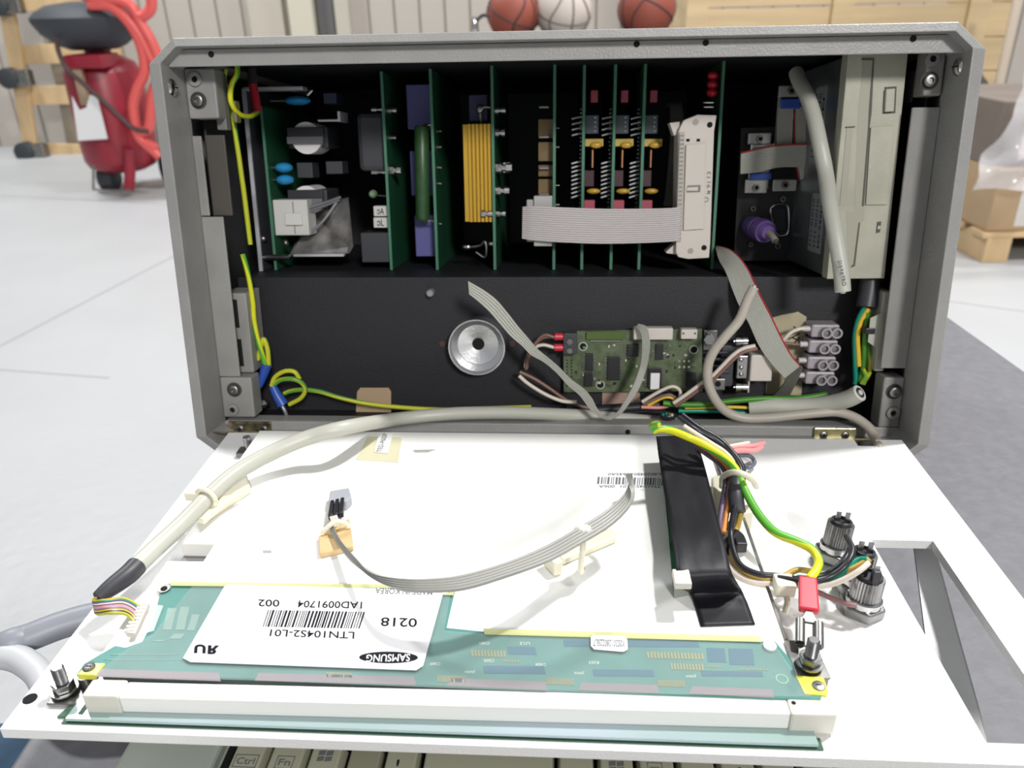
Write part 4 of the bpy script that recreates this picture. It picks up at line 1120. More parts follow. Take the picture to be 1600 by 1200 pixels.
c5 = card('fourth tall green card with amber relays and a grey ribbon header', xat(866, 270, .085), z1=.2030)
AMB = mat('amber_relay', (.20, .13, .05), .35, vary=.3, vscale=80)
for (y0, y1) in ((186, 216), (222, 252), (258, 276), (280, 304)):
    k = sidebox(c5, 'amber_block', AMB, -1, 841, y0, y1, .094, .110)
for py in (168, 215, 264, 305): rb('terminal', TIN, c5, 842, py-3, 858, py+1, .091, .094)
for py in (230, 290, 320, 345, 200): sidenut(c5, 868, 874, py, .0007, .095, TIN, 'solder_point')
HDR = mat('grey_header', (.42, .41, .40), .45)
hdr = rb('header', HDR, c5, 834, 306, 863, 385, .0745, .0846, .0006)
hdr2 = rb('header_latch', HDR, c5, 823, 312, 834, 378, .0765, .083, .0006)

# --- three matching cards
PINM = mat('bright_pin', (.75, .75, .76), .35, .2)
GRP = 'three matching narrow cards'
def trio(px, label):
    t = card(label, xat(px, 270, .085), z1=.2025, group=None)
    x = t['_x']; d = .092
    def sb(name, mt, w0, w1, py0, py1, dd=d, dep=.01, bevel=.0004):
        a = lB(px, py1, dd); b = lB(px, py0, dd)
        return build(name, M().box(x+w0, x+w1, dd, dd+dep, a.z, b.z), mt, t, bevel=bevel)
    sb('red_block', mat('red_capacitor', (.42, .07, .11), .4), .004, .0083, 141, 160, .094)
    k = sb('switch_block', mat('grey_switch', (.09, .11, .13), .45), .001, .0088, 180, 209, .091)
    for i in range(4):
        c = lB(px, 184+i*7, .0905); build('switch_dot', M().ball((x+.0068, .0908, c.z), .0006, n=8), mat('dot_white', (.55, .57, .6), .4), k, smooth=True)
    sb('yellow_block', mat('yellow_capacitor', (.58, .42, .08), .4), .001, .0118, 217, 229, .0905)
    c = lB(px, 227, .090); build('yellow_drop', M().ball((x+.0075, .0893, c.z), .0036, .0016, .0019, n=12), mat('amber_drop', (.55, .33, .04), .3), t, smooth=True)
    a = lB(px, 234, .092); b = lB(px, 262, .092)
    build('copper_rod', M().cyl((x+.0056, .093, a.z), (x+.0056, .093, b.z), .0010, n=12), COPPER, t, smooth=True)
    c = lB(px, 299, .090); build('yellow_drop', M().ball((x+.0065, .091, c.z), .0042, .0018, .0017, n=12), mat('amber_drop', (.55, .33, .04), .3), t, smooth=True)
    sb('red_block', mat('red_capacitor', (.42, .07, .11), .4), .001, .0075, 313, 330, .092)
    sb('dark_chip', mat('dark_red_chip', (.05, .015, .02), .4), .001, .007, 266, 292, .097)
    # long lead ends on the solder side, each a pin
    for (y0, y1, n_) in ((182, 208, 4), (252, 305, 9)):
        for i in range(n_):
            py = y0+(y1-y0)*i/(n_-1); c = lB(px, py, .092)
            build('lead_end', M().tube([(x-.0009, .094, c.z), (x-.0040, .092, c.z-.0006), (x-.0066, .090, c.z-.0013)], .0005, 6, smooth=0), PINM, t)
    m = M(); r_ = random.Random(px)
    for i in range(26):
        c = lB(px, 170+i*6.4, .10); m.box(x-.0017, x-.0009, .100+r_.random()*.012, .1012+r_.random()*.012, c.z-.0004, c.z+.0004)
    build('solder_row', m, STEEL, t)['kind'] = 'stuff'
    return t
trio(911, 'leftmost of the three narrow cards with yellow and red capacitors')
trio(958, 'middle one of the three narrow cards with yellow and red capacitors')
trio(1003, 'rightmost of the three narrow cards, beside the big white connector')

# --- card with big header
c9 = card('tall green card at right holding the big white ribbon connector', xat(1121, 270, .085), z1=.2050, y1=.214)
REDL = mat('red_lamp', (.55, .015, .04), .2)
for py in (118, 132, 145):
    c = lB(1110, py, .092); build('red_lamp', M().ball((c9['_x']-.0044, .092, c.z), .0034, .0034, .0024, n=14), REDL, c9, smooth=True)
for py in (160, 167): rb('lamp_leg', CHROME, c9, 1099, py-1.5, 1116, py+1.5, .092, .0935)
WC = mat('white_connector', (.60, .55, .50), .5)
D9 = .066
big = thing('ribbon_connector', 'big white upright ribbon connector with ejector arms', 'connector', BF, (xat(1090, 300, D9), D9, .11))
P9 = [(1060, 402), (1075, 405), (1108, 403), (1110, 380), (1116, 205), (1120, 180), (1090, 179), (1068, 188), (1062, 200), (1060, 206), (1056, 395)]
pq = [lB(x, y, D9) for x, y in P9]
build('body', M().hull(pq, [p+V((0, .018, 0)) for p in pq]), WC, big, bevel=.0005)
def bp(name, poly, d0, d1, mt, par, bevel=.0003):
    q_ = [lB(x, y, d0) for x, y in poly]; return build(name, M().hull(q_, [p+V((0, d1-d0, 0)) for p in q_]), mt, par, bevel=bevel)
bp('ejector_arm', [(1046, 192), (1062, 190), (1062, 210), (1053, 212)], D9+.004, D9+.014, WC, big)
bp('ejector_arm', [(1040, 394), (1056, 380), (1060, 398), (1042, 396)], D9+.004, D9+.014, WC, big)
bp('raised_cover', [(1072, 226), (1103, 224), (1100, 358), (1068, 360)], D9-.0016, D9-.0001, WC, big)
bp('side_rib', [(1062, 207), (1070, 207), (1064, 378), (1056, 378)], D9-.0010, D9-.0001, mat('rib_shade', (.45, .41, .37), .5), big)
bp('key_notch', [(1074, 290), (1095, 289), (1094, 300), (1073, 301)], D9-.0019, D9-.0017, mat('notch_grey', (.22, .2, .18), .6), big, 0)
bp('key_tongue', [(1074, 293), (1091, 292), (1090, 298), (1073, 298)], D9-.0024, D9-.0020, WC, big, 0)
for (px, py, r, mt) in ((1087, 191, .0016, mat('dimple', (.35, .32, .29), .5)), (1109, 195, .0015, HOLE), (1100, 387, .0015, HOLE), (1079, 392, .0016, mat('dimple', (.35, .32, .29), .5))):
    c = lB(px, py, D9); build('screw_recess', M().cyl((c.x, D9-.0003, c.z), (c.x, D9+.0002, c.z), r), mt, big)
for (px, py) in ((1075, 219), (1091, 219), (1085, 357), (1072, 357)): 
    c = lB(px, py, D9); build('slot', M().box(c.x-.0009, c.x+.0009, D9-.0003, D9+.0001, c.z-.0007, c.z+.0007), HOLE, big)
m = M()
for i in range(25):
    c = lB(1066-i*.22, 212+i*6.7, D9-.0010); m.box(c.x-.0010, c.x+.0010, D9-.0013, D9-.0008, c.z-.0003, c.z+.0003)
build('contact_row', m, mat('notch_grey', (.22, .2, .18), .6), big)['kind'] = 'stuff'
for s, y0, y1 in (('13', 268, 278), ('91', 284, 294), ('M', 298, 303)):
    o = lB(1104, y1, D9-.0001); r = lB(1105, y0, D9-.0001); t_ = lB(1110, y1, D9-.0001)
    letters(s, t_, t_+(r-o), o, INKG, big)
c = lB(1103, 312, D9); build('ring_mark', M().lathe((c.x, D9-.0002, c.z), (c.x, D9, c.z), [(0, .0014), (1, .0014), (1, .0010), (0, .0010)], 20, closed=False), INKG, big)
# broad ribbon bridging the cards
rib = thing('ribbon_cable', 'broad pale grey ribbon cable bridging the cards to the white connector', 'cable', BF, (xat(940, 350, .07), .066, .11))
up_ = [(817, 323, .074), (835, 322, .0715), (880, 324, .069), (940, 326, .0675), (1000, 326, .066), (1045, 325, .0645), (1062, 323, .0645), (1067, 320, .068)]
lo_ = [(816, 373, .074), (835, 376, .0715), (880, 379, .069), (940, 381, .0675), (1000, 380, .066), (1045, 378, .0645), (1060, 376, .0645), (1064, 373, .068)]
wires_between([lB(*p) for p in lo_], [lB(*p) for p in up_], 16, .00055, 'wire_strip', RIBW, rib)
# second ribbon folded behind the connector
rb2 = thing('ribbon_cable', 'shaded grey ribbon cable folded behind the big white connector', 'cable', BF, (xat(1050, 250, .1), .1, .12))
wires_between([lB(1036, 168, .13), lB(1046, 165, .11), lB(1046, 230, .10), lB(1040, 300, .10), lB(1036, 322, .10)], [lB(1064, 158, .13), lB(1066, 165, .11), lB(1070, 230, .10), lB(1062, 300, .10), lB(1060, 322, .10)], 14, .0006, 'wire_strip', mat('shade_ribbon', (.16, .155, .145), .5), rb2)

# --- right hand bay: connector plate, plugs, floppy drive
bay = thing('port_plate', 'dark metal port plate with sub-D sockets beside the floppy drive', 'bracket', BF, (xat(1200, 300, .10), .105, .0872))
bp('plate', [(1158, 200), (1228, 197), (1238, 180), (1262, 250), (1262, 408), (1146, 408)], .112, .1135, mat('port_plate_dark', (.035, .032, .036), .5), bay)
FLG = mat('flange_metal', (.50, .49, .47), .35, .7)
def flange(name, x0, y0, x1, y1, d, screw):
    k = rb(name, FLG, bay, x0, y0, x1, y1, d, d+.002, .0006)
    c = lB(*screw, d)
    build('jack_screw', M().lathe((c.x, d-.0001, c.z), (c.x, d-.0022, c.z), [(0, .0024), (1, .0022), (1, .0013), (.3, .0012), (.3, .0001)], 6, closed=False), TIN, k)
    build('bore', M().cyl((c.x, d-.0007, c.z), (c.x, d-.0009, c.z), .0012), HOLE, k)
    return k
rb('shell', CHROME, bay, 1168, 222, 1208, 295, .104, .1115, .001)
flange('ear', 1168, 207, 1206, 226, .102, (1187, 217)); flange('ear', 1163, 280, 1200, 302, .102, (1181, 293))
flange('ear', 1216, 133, 1249, 152, .098, (1236, 142)); flange('ear', 1207, 280, 1246, 299, .100, (1226, 289))
rb('socket_edge', CHROME, bay, 1214, 134, 1217, 230, .1, .1115, 0)
rb('blue_insert', BLUES, bay, 1220, 154, 1252, 170, .0965, .108, .0005)
rb('blue_insert', BLUES, bay, 1172, 270, 1206, 281, .1000, .103, .0005)
for (px, py, r) in ((1222, 311, .0020), (1176, 326, .0018), (1214, 384, .0021), (1172, 382, .0016)):
    c = lB(px, py, .1115); build('plate_screw', M().lathe((c.x, .1118, c.z), (c.x, .1095, c.z), [(0, r), (1, r*.9), (1, r*.5), (.4, .0001)], 12, closed=False), TIN, bay, smooth=True)
vg = [lB(1218, 345, .1105)]
pts = [lB(x, y, .1105) for x, y in ((1204, 326), (1212, 320), (1226, 320), (1232, 327), (1232, 360), (1225, 368), (1213, 366), (1205, 340), (1204, 326))]
build('d_shell_rim', M().tube(pts, .0007, 8, smooth=4), CHROME, bay, smooth=True)
bp('socket_face', [(1207, 326), (1227, 324), (1229, 360), (1210, 362)], .1105, .1117, BLK, bay)
# flat ribbons on the port connectors
pr_ = thing('port_ribbon', 'short grey ribbon cable with pink edge across the port connectors', 'cable', BF, (xat(1200, 250, .095), .095, .13))
wires_between([lB(x, y, d) for x, y, d in ((1157, 272, .098), (1185, 269, .095), (1215, 262, .094), (1245, 261, .093), (1274, 262, .092))],
              [lB(x, y, d) for x, y, d in ((1158, 238, .098), (1185, 231, .095), (1215, 226, .094), (1245, 224, .093), (1272, 224, .092))], 14, .0006, 'wire_strip', RIB, pr_, redge=13)
pr2 = thing('port_ribbon', 'upright grey ribbon cable dropping from the blue port insert', 'cable', BF, (xat(1236, 200, .10), .10, .15))
wires_between([lB(1217, 168, .0995), lB(1214, 195, .099), lB(1213, 222, .098), lB(1212, 240, .099)], [lB(1240, 166, .0995), lB(1239, 195, .099), lB(1238, 222, .098), lB(1237, 240, .099)], 10, .0006, 'wire_strip', RIB, pr2)
wires_between([lB(1241, 168, .0995), lB(1240, 195, .098), lB(1241, 240, .095), lB(1248, 282, .094)], [lB(1262, 166, .0995), lB(1266, 200, .097), lB(1272, 245, .093), lB(1273, 272, .092)], 10, .0006, 'wire_strip', RIB, pr2, redge=0)
ps2 = thing('round_plug', 'lilac round plug with a cut cable stub at the bottom of the port plate', 'plug', BF, lB(1180, 350, .108))
a = lB(1172, 352, .110); b = lB(1196, 362, .090)
build('plug_body', M().lathe(a, b, [(0, .0058), (.15, .0064), (.5, .0064), (.52, .0058), (.60, .0058), (.62, .0064), (.70, .0064), (.72, .0070), (1, .0066)], 28), PURPC, ps2, smooth=True)
d_ = (b-a).normalized()
build('strain_relief', M().lathe(b, b+d_*.004, [(0, .0055), (1, .0040)], 20), PURPC, ps2, smooth=True)
e = b+d_*.0041
build('cable_stub', M().tube([e, e+d_*.005+V((0, 0, -.0012)), e+d_*.009+V((0, 0, -.0028))], .0020, 12), CABLEB, ps2, smooth=True)
q = e+d_*.0092+V((0, 0, -.0028)); build('cut_end', M().lathe(q, q+d_*.0008, [(0, .0017), (1, .0014)], 12), STEEL, ps2)

# --- floppy drive
fdd = thing('floppy_drive', 'beige floppy disk drive mounted upright at the right of the case', 'drive', BF, (.348, .03, .09))
FD = .0300
fp = [(1327, 76), (1420, 73), (1380, 436), (1286, 437)]
fx = [(.3345, .2010), (.3655, .2010), (.3668, .0892), (.3338, .0892)]
xl = .3338; xr = .3668
q = [lB(x, y, FD) for x, y in ((1326, 77), (1420, 74), (1382, 435), (1292, 436))]
for p in q[:2]: p.z = min(p.z, .2026)
bez = build('bezel', M().hull(q, [p+V((0, .009, 0)) for p in q]), BEIGE, fdd, bevel=.0004)
gx = .3365
body = build('drive_body', M().box(q[3].x+.0015, q[1].x-.001, FD+.0091, FD+.135, .0895, .1995), ZINC, fdd, bevel=.0005)
def fz(name, poly, dd, mt, th=.0004, bevel=0):
    q_ = [lB(x, y, FD-dd) for x, y in poly]; return build(name, M().hull(q_, [p+V((0, th, 0)) for p in q_]), mt, bez, bevel=bevel)
SH = mat('bezel_line_shade', (.10, .10, .08), .7); SLOTB = mat('bezel_recess_shade', (.36, .35, .28), .5)  # darker bezel tones paint the shade in its recesses and gaps
fz('slot_recess', [(1348, 92), (1365, 92), (1358, 175), (1350, 345), (1342, 350), (1332, 415), (1326, 418), (1322, 330), (1335, 330), (1340, 196)], .0001, SLOTB)
fz('slot_line', [(1347, 91), (1366, 91), (1366, 94), (1347, 94)], .0004, SH)
fz('slot_line', [(1364, 93), (1366, 93), (1362, 176), (1359, 198), (1350, 322), (1347, 322), (1357, 196), (1358, 172)], .0004, SH)
fz('slot_line', [(1342, 348), (1344, 348), (1336, 416), (1330, 418), (1331, 415), (1334, 413)], .0004, SH)
fz('door_panel', [(1361, 199), (1396, 196), (1387, 320), (1353, 320)], .0011, BEIGE, .0011, .0002)
fz('step_line', [(1321, 198), (1336, 197), (1336, 199), (1321, 200)], .0004, SH)
fz('finger_step', [(1323, 200), (1333, 200), (1322, 320), (1312, 322)], .0003, SLOTB)
fz('eject_button', [(1385, 139), (1399, 138), (1397, 174), (1383, 175)], .0022, BEIGE, .0022, .0003)
fz('button_gap', [(1382, 136), (1401, 135), (1399, 177), (1380, 178)], .0001, SH)
fz('led_window', [(1371, 347), (1377, 346), (1375, 363), (1369, 364)], .0004, mat('led_dark', (.10, .09, .08), .3))
fz('led_lamp', [(1372, 353), (1376, 353), (1375, 358), (1371, 358)], .0010, mat('led_pale', (.5, .5, .45), .3))
for (y0, y1, z0, z1, s) in ((.064, .083, .148, .188, 'MODEL'), (.050, .072, .100, .132, 'FD-235HF')):
    xL = q[3].x+.0013
    k = build('rating_label', M().box(xL, xL+.0002, y0, y1, z0, z1), mat('dull_label', (.30, .31, .32), .5), fdd)
    for i in range(3):
        u = (y1-y0)*(i+.5)/3
        letters(s if i == 0 else '1111 010110', (xL-.0001, y0+u+.0015, z0+.003), (xL-.0001, y0+u+.0015, z1-.003), (xL-.0001, y0+u-.0015, z0+.003), INK, k)
rb('mounting_bracket', DGREY, fdd, 1424, 110, 1431, 160, .034, .06)

# --- controller board on the plate
ctl = thing('controller_board', 'small green display controller board on the black plate', 'circuit board', BF, lB(990, 565, .047))
CD = .0485
def cb_(name, mt, x0, y0, x1, y1, h, par=None, bevel=.0002, d0=CD):
    a = lB(x0, y1, d0-h); b = lB(x1, y0, d0-h)
    return build(name, M().box(a.x, b.x, d0-h, d0-.00005, a.z, b.z), mt, par or ctl, bevel=bevel)
bd = [lB(x, y, CD) for x, y in ((880, 518), (1097, 514), (1097, 611), (881, 613))]
brd = build('laminate', M().hull(bd, [p+V((0, .0016, 0)) for p in bd]), PCBC, ctl)
for (px, py) in ((886, 525), (1090, 522), (886, 606), (1090, 604)):
    c = lB(px, py, CD+.0018); build('standoff', M().cyl((c.x, CD+.0017, c.z), (c.x, PLD-.0001, c.z), .002), TIN, ctl)
k = cb_('terminal_block', DGREY, 880, 521, 902, 554, .0075, bevel=.0005)
for py in (534, 548):
    c = lB(890, py, CD-.0078); s_ = build('terminal_screw', M().lathe((c.x, CD-.0076, c.z), (c.x, CD-.0084, c.z), [(0, .0019), (1, .0017)], 16), TIN, k, smooth=True)
    s_['_b'] = k['_b']
cb_('green_header', mat('header_green', (.08, .13, .025), .35), 916, 519, 975, 531, .002)
cb_('pin_comb', CHROME, 922, 532, 970, 534, .0012)
cb_('socket_block', CONN, 990, 513, 1052, 531, .0065, bevel=.0005); cb_('socket_block', CONN, 1064, 515, 1090, 530, .0060, bevel=.0005)
for px in (1068, 1086): 
    c = lB(px, 521, CD-.0062); build('socket_dot', M().cyl((c.x, CD-.0064, c.z), (c.x, CD-.0061, c.z), .0005, n=8), HOLE, ctl)
def ic(x0, y0, x1, y1, vert=True, n=8, label=None):
    k = cb_('chip', CHIP, x0, y0, x1, y1, .0022)
    m = M()
    for i in range(n):
        if vert:
            py = y0+2+(y1-y0-4)*i/(n-1)
            for xx, s in ((x0, -1), (x1, 1)):
                c = lB(xx+s*2.5, py, CD-.0008); m.box(c.x-.0009, c.x+.0009, c.y-.0002, c.y+.0004, c.z-.00025, c.z+.00025)
        else:
            px = x0+2+(x1-x0-4)*i/(n-1)
            for yy, s in ((y0, -1), (y1, 1)):
                c = lB(px, yy+s*2.5, CD-.0008); m.box(c.x-.00025, c.x+.00025, c.y-.0002, c.y+.0004, c.z-.0009, c.z+.0009)
    build('pins', m, STEEL, k)['kind'] = 'stuff'
    return k
ic(949, 558, 969, 594, True, 9); ic(915, 553, 927, 580, True, 7); ic(980, 539, 998, 557, True, 4)
k = ic(1012, 576, 1034, 606, True, 9)
c0 = lB(1016, 608, CD-.0023); c1 = lB(1031, 583, CD-.0023)
kk = build('chip_label', M().box(c0.x, c1.x, CD-.0025, CD-.00225, c0.z, c1.z), mat('label_white', (.83, .83, .84), .4), k)
ic(1024, 538, 1037, 562, True, 7); ic(1072, 582, 1088, 606, True, 7); ic(913, 583, 926, 604, True, 6)
rr = random.Random(5)
for i in range(64):
    px = rr.choice([rr.uniform(930, 980), rr.uniform(1036, 1092), rr.uniform(900, 1000), rr.uniform(1000, 1065)]); py = rr.uniform(537, 606)
    if any(a0-4 < px < b0+4 and a1-4 < py < b1+4 for a0, a1, b0, b1 in ((949, 558, 969, 594), (915, 553, 927, 580), (980, 539, 998, 557), (1012, 576, 1034, 606), (880, 518, 904, 556), (1072, 582, 1088, 606))): continue
    w_, h_ = (rr.choice(((1.8, 1.2), (1.2, 1.8), (2.4, 1.6))))
    cb_('chip_part', rr.choice((STEEL, CONN, CHIP, TIN, CONN)), px-w_, py-h_, px+w_, py+h_, .0009, bevel=0)
for j in range(2):
    for i in range(4): cb_('solder_pad', CHROME, 1060+i*7.4, 563+j*9, 1063+i*7.4, 566+j*9, .0007, bevel=0)
for (px, py) in ((911, 541), (938, 601), (1084, 546)):
    c = lB(px, py, CD); build('mount_hole', M().cyl((c.x, CD-.0002, c.z), (c.x, CD-.0004, c.z), .0019, n=20), HOLE, brd)
    build('mount_ring', M().lathe((c.x, CD-.0001, c.z), (c.x, CD-.0005, c.z), [(0, .0026), (1, .0026), (1, .0020)], 24, closed=False), mat('ring_tin', (.45, .52, .40), .4), brd)
m = M()
for i in range(9):
    for px in (886, 893): 
        c = lB(px+.3*0, 563+i*5, CD); m.box(c.x-.0004, c.x+.0004, CD-.0003, CD, c.z-.0004, c.z+.0004)
build('pad_grid', m, HOLE, brd)['kind'] = 'stuff'
# masking tape pieces on the plate
def tapebit(poly, mt, label, d=PLD-.0006):
    q_ = [lB(x, y, d) for x, y in poly]
    o = build('masking_tape', M().hull(q_, [p+V((0, .0004, 0)) for p in q_]), mt, F=BF, base=q_[0]); tag(o, label, 'tape', 'tape patches on the black plate'); return o
tapebit([(558, 612), (563, 606), (607, 606), (611, 612), (611, 648), (556, 648)], mat('tan_tape', (.42, .30, .19), .6), 'tan tape patch on the plate at the bottom left of the cup')
tapebit([(941, 607), (998, 605), (1002, 636), (941, 636)], mat('pink_tape', (.40, .26, .21), .6), 'pinkish tape patch just below the controller board')
mt_ = tapebit([(1205, 497), (1222, 492), (1240, 489), (1247, 487), (1260, 495), (1258, 545), (1252, 618), (1196, 616), (1200, 560)], MASK, 'torn cream masking tape with a pen mark behind the wide ribbon')
for (a, b) in (((1240, 510), (1247, 515)), ((1232, 530), (1250, 521)), ((1238, 527), (1249, 533)), ((1236, 540), (1250, 527))):
    build('pen_mark', M().tube([lB(*a, PLD-.0008), lB(*b, PLD-.0008)], .00035, 6, smooth=0), INK, mt_)
# D-sub pair right of the controller board
ds = thing('plug_pair', 'beige plug with chrome thumb screws right of the controller board', 'plug', BF, lB(1150, 575, .047))
rb('hood', CONN, ds, 1171, 555, 1209, 596, .038, .052, .0008)
rb('hood_lip', CONN, ds, 1168, 594, 1172, 614, .040, .050, .0004)
rb('metal_face', STEEL, ds, 1150, 556, 1170, 592, .040, .052, .0006)
rb('socket_body', DGREY, ds, 1124, 540, 1149, 604, .044, .053, .0006)
for py in (562, 574, 585):
    c = lB(1158, py, .0398); build('contact_dot', M().ball(c, .0013, .0008, .0013, n=10), CHROME, ds, smooth=True)
for py in (533, 605):
    a = lB(1146, py, .042); b = lB(1167, py, .042); a.z = b.z
    build('thumb_screw', M().lathe(a, b, [(0, .0012), (.12, .0012), (.13, .0030), (.5, .0030), (.52, .0024), (.6, .0024), (.62, .0030), (1, .0030)], 16), CHROME, ds, smooth=True)
for py in (552, 562, 572, 582): rb('rib', BLK, ds, 1112, py-2, 1140, py+2, .042, .045, .0003)
rb('ear_plate', TIN, ds, 1112, 592, 1134, 610, .041, .043, .0005); rb('ear_plate', TIN, ds, 1098, 516, 1122, 548, .0512, .0526, .0005)
c = lB(1122, 600, .0405); build('ear_hole', M().cyl((c.x, .0408, c.z), (c.x, .0404, c.z), .0016), HOLE, ds)
c = lB(1108, 530, .0500); hexnut((c.x, .0510, c.z), (0, -1, 0), .0034, .003, 'hex_stud', CHROME, ds)

# terminal blocks
TT = ['topmost', 'second from the top', 'third from the top', 'lowest']
for i, (x0, x1, y0, y1) in enumerate(((1262, 1317, 507, 529), (1258, 1314, 533, 552), (1256, 1311, 559, 577), (1253, 1309, 582, 601))):
    a = lB(x0, y1, .040); b = lB(x1, y0, .040); zc = (a.z+b.z)/2
    t = thing('terminal_block', 'grey plastic screw terminal, %s of the four at right' % TT[i], 'terminal', BF, ((a.x+b.x)/2, .05, zc), 'grey screw terminals on the black plate')
    build('terminal_body', M().box(a.x+.002, b.x-.001, .041, .054, zc-.0036, zc+.0036), TERM, t, bevel=.001)
    build('wire_ferrule', M().cyl((a.x-.0022, .044, zc+.0008), (a.x+.0024, .044, zc+.0008), .0016, n=14), mat('ferrule_white', (.55, .52, .54), .4), t, smooth=True)
    for u in (.52, .82):
        x = a.x+(b.x-a.x)*u
        k = build('screw_tower', M().lathe((x, .041, zc-.0006), (x, .0375, zc-.0006), [(0, .0030), (1, .0029), (1, .0020), (.2, .0019), (.2, .0001)], 20, closed=False), TERM, t, smooth=True)
        build('terminal_screw', M().cyl((x, .0403, zc-.0006), (x, .0394, zc-.0006), .0017, n=14), TIN, k)

# --- wires ------------------------------------------------------------------
def wire(name, label, cat, pts, r, mt, parts=(), F=WF):
    t = thing(name, label, cat, F, pts[0]); build('insulation', M().tube(pts, r, 12), mt, t, smooth=True); return t
# earth wires, left side
t = thing('earth_wire', 'cut green and yellow earth wire hanging down the upper left side', 'wire', BF, lB(370, 200, .045))
build('wire', M().tube([lB(x, y, .045) for x, y in ((352, 108), (350, 127), (357, 146), (362, 170), (366, 197), (370, 223), (374, 250), (377, 272), (381, 300), (386, 340), (391, 382))], .0014, 12), GYY, t, smooth=True)
t = thing('earth_lead', 'green and yellow lead curling into a red sleeve by the power supply', 'wire', BF, lB(380, 180, .050))
build('wire', M().tube([lB(x, y, d) for x, y, d in ((371, 102, .034), (370, 117, .033), (363, 130, .032), (360, 145, .032), (361, 160, .033), (368, 173, .037), (379, 181, .044), (391, 182, .054), (402, 176, .068))], .0014, 12), GY, t, smooth=True)
build('red_sleeve', M().tube([lB(402, 174, .068), lB(399, 152, .070), lB(395, 133, .072)], .0024, 12), RED, t, smooth=True)
build('grey_sleeve', M().tube([lB(395, 131, .0722), lB(394, 118, .074), lB(393, 104, .076)], .0026, 12), mat('grey_sleeve', (.05, .05, .055), .5), t, smooth=True)
t = thing('earth_wire', 'cut green and yellow earth wire rising from the blue sleeve lower left', 'wire', BF, lB(395, 480, .034))
build('wire', M().tube([lB(x, y, .036) for x, y in ((379, 397), (385, 418), (390, 440), (395, 472), (397, 500), (403, 531), (410, 555), (415, 572))], .0014, 12), GY, t, smooth=True)
build('wire_loop', M().tube([lB(x, y, .038) for x, y in ((420, 572), (418, 546), (412, 530), (408, 541), (403, 562))], .0014, 12), GYY, t, smooth=True)
build('blue_sleeve', M().tube([lB(417, 570, .036), lB(411, 588, .036), lB(405, 603, .036)], lambda u: .0030-.0010*u, 14), BLUES, t, smooth=True)
build('ring_lug', M().tube([lB(407, 604, .036), lB(405, 611, .036), lB(399, 620, .036), lB(396, 628, .036)], .0008, 8), CHROME, t, smooth=True)
t = thing('earth_loop', 'looped green and yellow earth wire with blue sleeve at lower left', 'wire', BF, lB(440, 600, .034))
build('blue_sleeve', M().tube([lB(426, 603, .032), lB(433, 617, .032), lB(442, 632, .032)], lambda u: .0022+.0012*u, 14), BLUES, t, smooth=True)
build('lug', M().tube([lB(441, 634, .032), lB(446, 644, .032), lB(448, 652, .033)], .0011, 8), mat('lug_grey', (.3, .32, .36), .4, .6), t, smooth=True)
build('wire_loop', M().tube([lB(x, y, d) for x, y, d in ((424, 603, .032), (430, 589, .032), (445, 580, .031), (460, 581, .031), (468, 592, .032))], .0013, 12), GYY, t, smooth=True)
build('wire', M().tube([lB(x, y, d) for x, y, d in ((428, 601, .031), (438, 594, .030), (455, 592, .029), (470, 597, .030), (477, 609, .031), (470, 622, .032), (452, 632, .033))], .0013, 12), GYY, t, smooth=True)
build('wire', M().tube([lB(x, y, d) for x, y, d in ((444, 615, .036), (455, 611, .036), (475, 609, .036), (500, 612, .037), (530, 621, .038), (570, 630, .040), (620, 636, .042), (690, 640, .044), (760, 638, .046), (830, 636, .046))], .0013, 12), GYY, t, smooth=True)
# bolt at lower left
c = lB(396, 630, .036); 
t = thing('earth_bolt', 'steel hexagon bolt joining the earth lugs at the lower left corner', 'bolt', BF, c)
build('bolt_shank', M().cyl(c, c+V((.0085, 0, 0)), .0017), TIN, t)
hexnut(c+V((.0015, 0, 0)), (1, 0, 0), .0036, .0030, 'nut', TIN, t)
hexnut(c+V((.0052, 0, 0)), (1, 0, 0), .0028, .0022, 'lock_nut', TIN, t)
# wires at the controller board's left terminals
t = thing('supply_leads', 'cut brown and white leads leaving the controller board terminals', 'wire', BF, lB(840, 550, .04))
for i, (pts, mt) in enumerate(((((866, 527), (850, 524), (836, 538), (826, 560), (822, 577)), BRN), (((864, 526), (848, 528), (832, 541), (823, 562), (824, 574)), BRN), (((866, 543), (848, 539), (833, 545), (823, 562), (821, 575)), WHW))):
    build('core_wire', M().tube([lB(x, y, .042+.001*i) for x, y in pts], .0010, 10), mt, t, smooth=True)
for py, col in ((526, REDW), (543, REDW)):
    build('red_ferrule', M().tube([lB(866, py, .0430), lB(880, py, .0440)], .0021, 12, smooth=0), RED, t, smooth=True)
t = thing('cut_leads', 'brown and white leads cut off below the controller board', 'wire', BF, lB(850, 600, .04))
build('white_lead', M().tube([lB(x, y, .036) for x, y in ((811, 587), (822, 597), (838, 608), (858, 619), (880, 627), (901, 628))], .0011, 10), WHW, t, smooth=True)
build('brown_lead', M().tube([lB(x, y, .040) for x, y in ((812, 581), (835, 592), (860, 608), (880, 622), (905, 634), (930, 639))], .0011, 10), BRN, t, smooth=True)
t = thing('sleeved_bundle', 'black sleeve lying along the case floor below the controller board', 'wire', BF, lB(1000, 640, .040))
build('black_sleeve', M().tube([lB(x, y, .042) for x, y in ((885, 642), (940, 640), (1000, 636), (1030, 632))], .0030, 12), BLK, t, smooth=True)
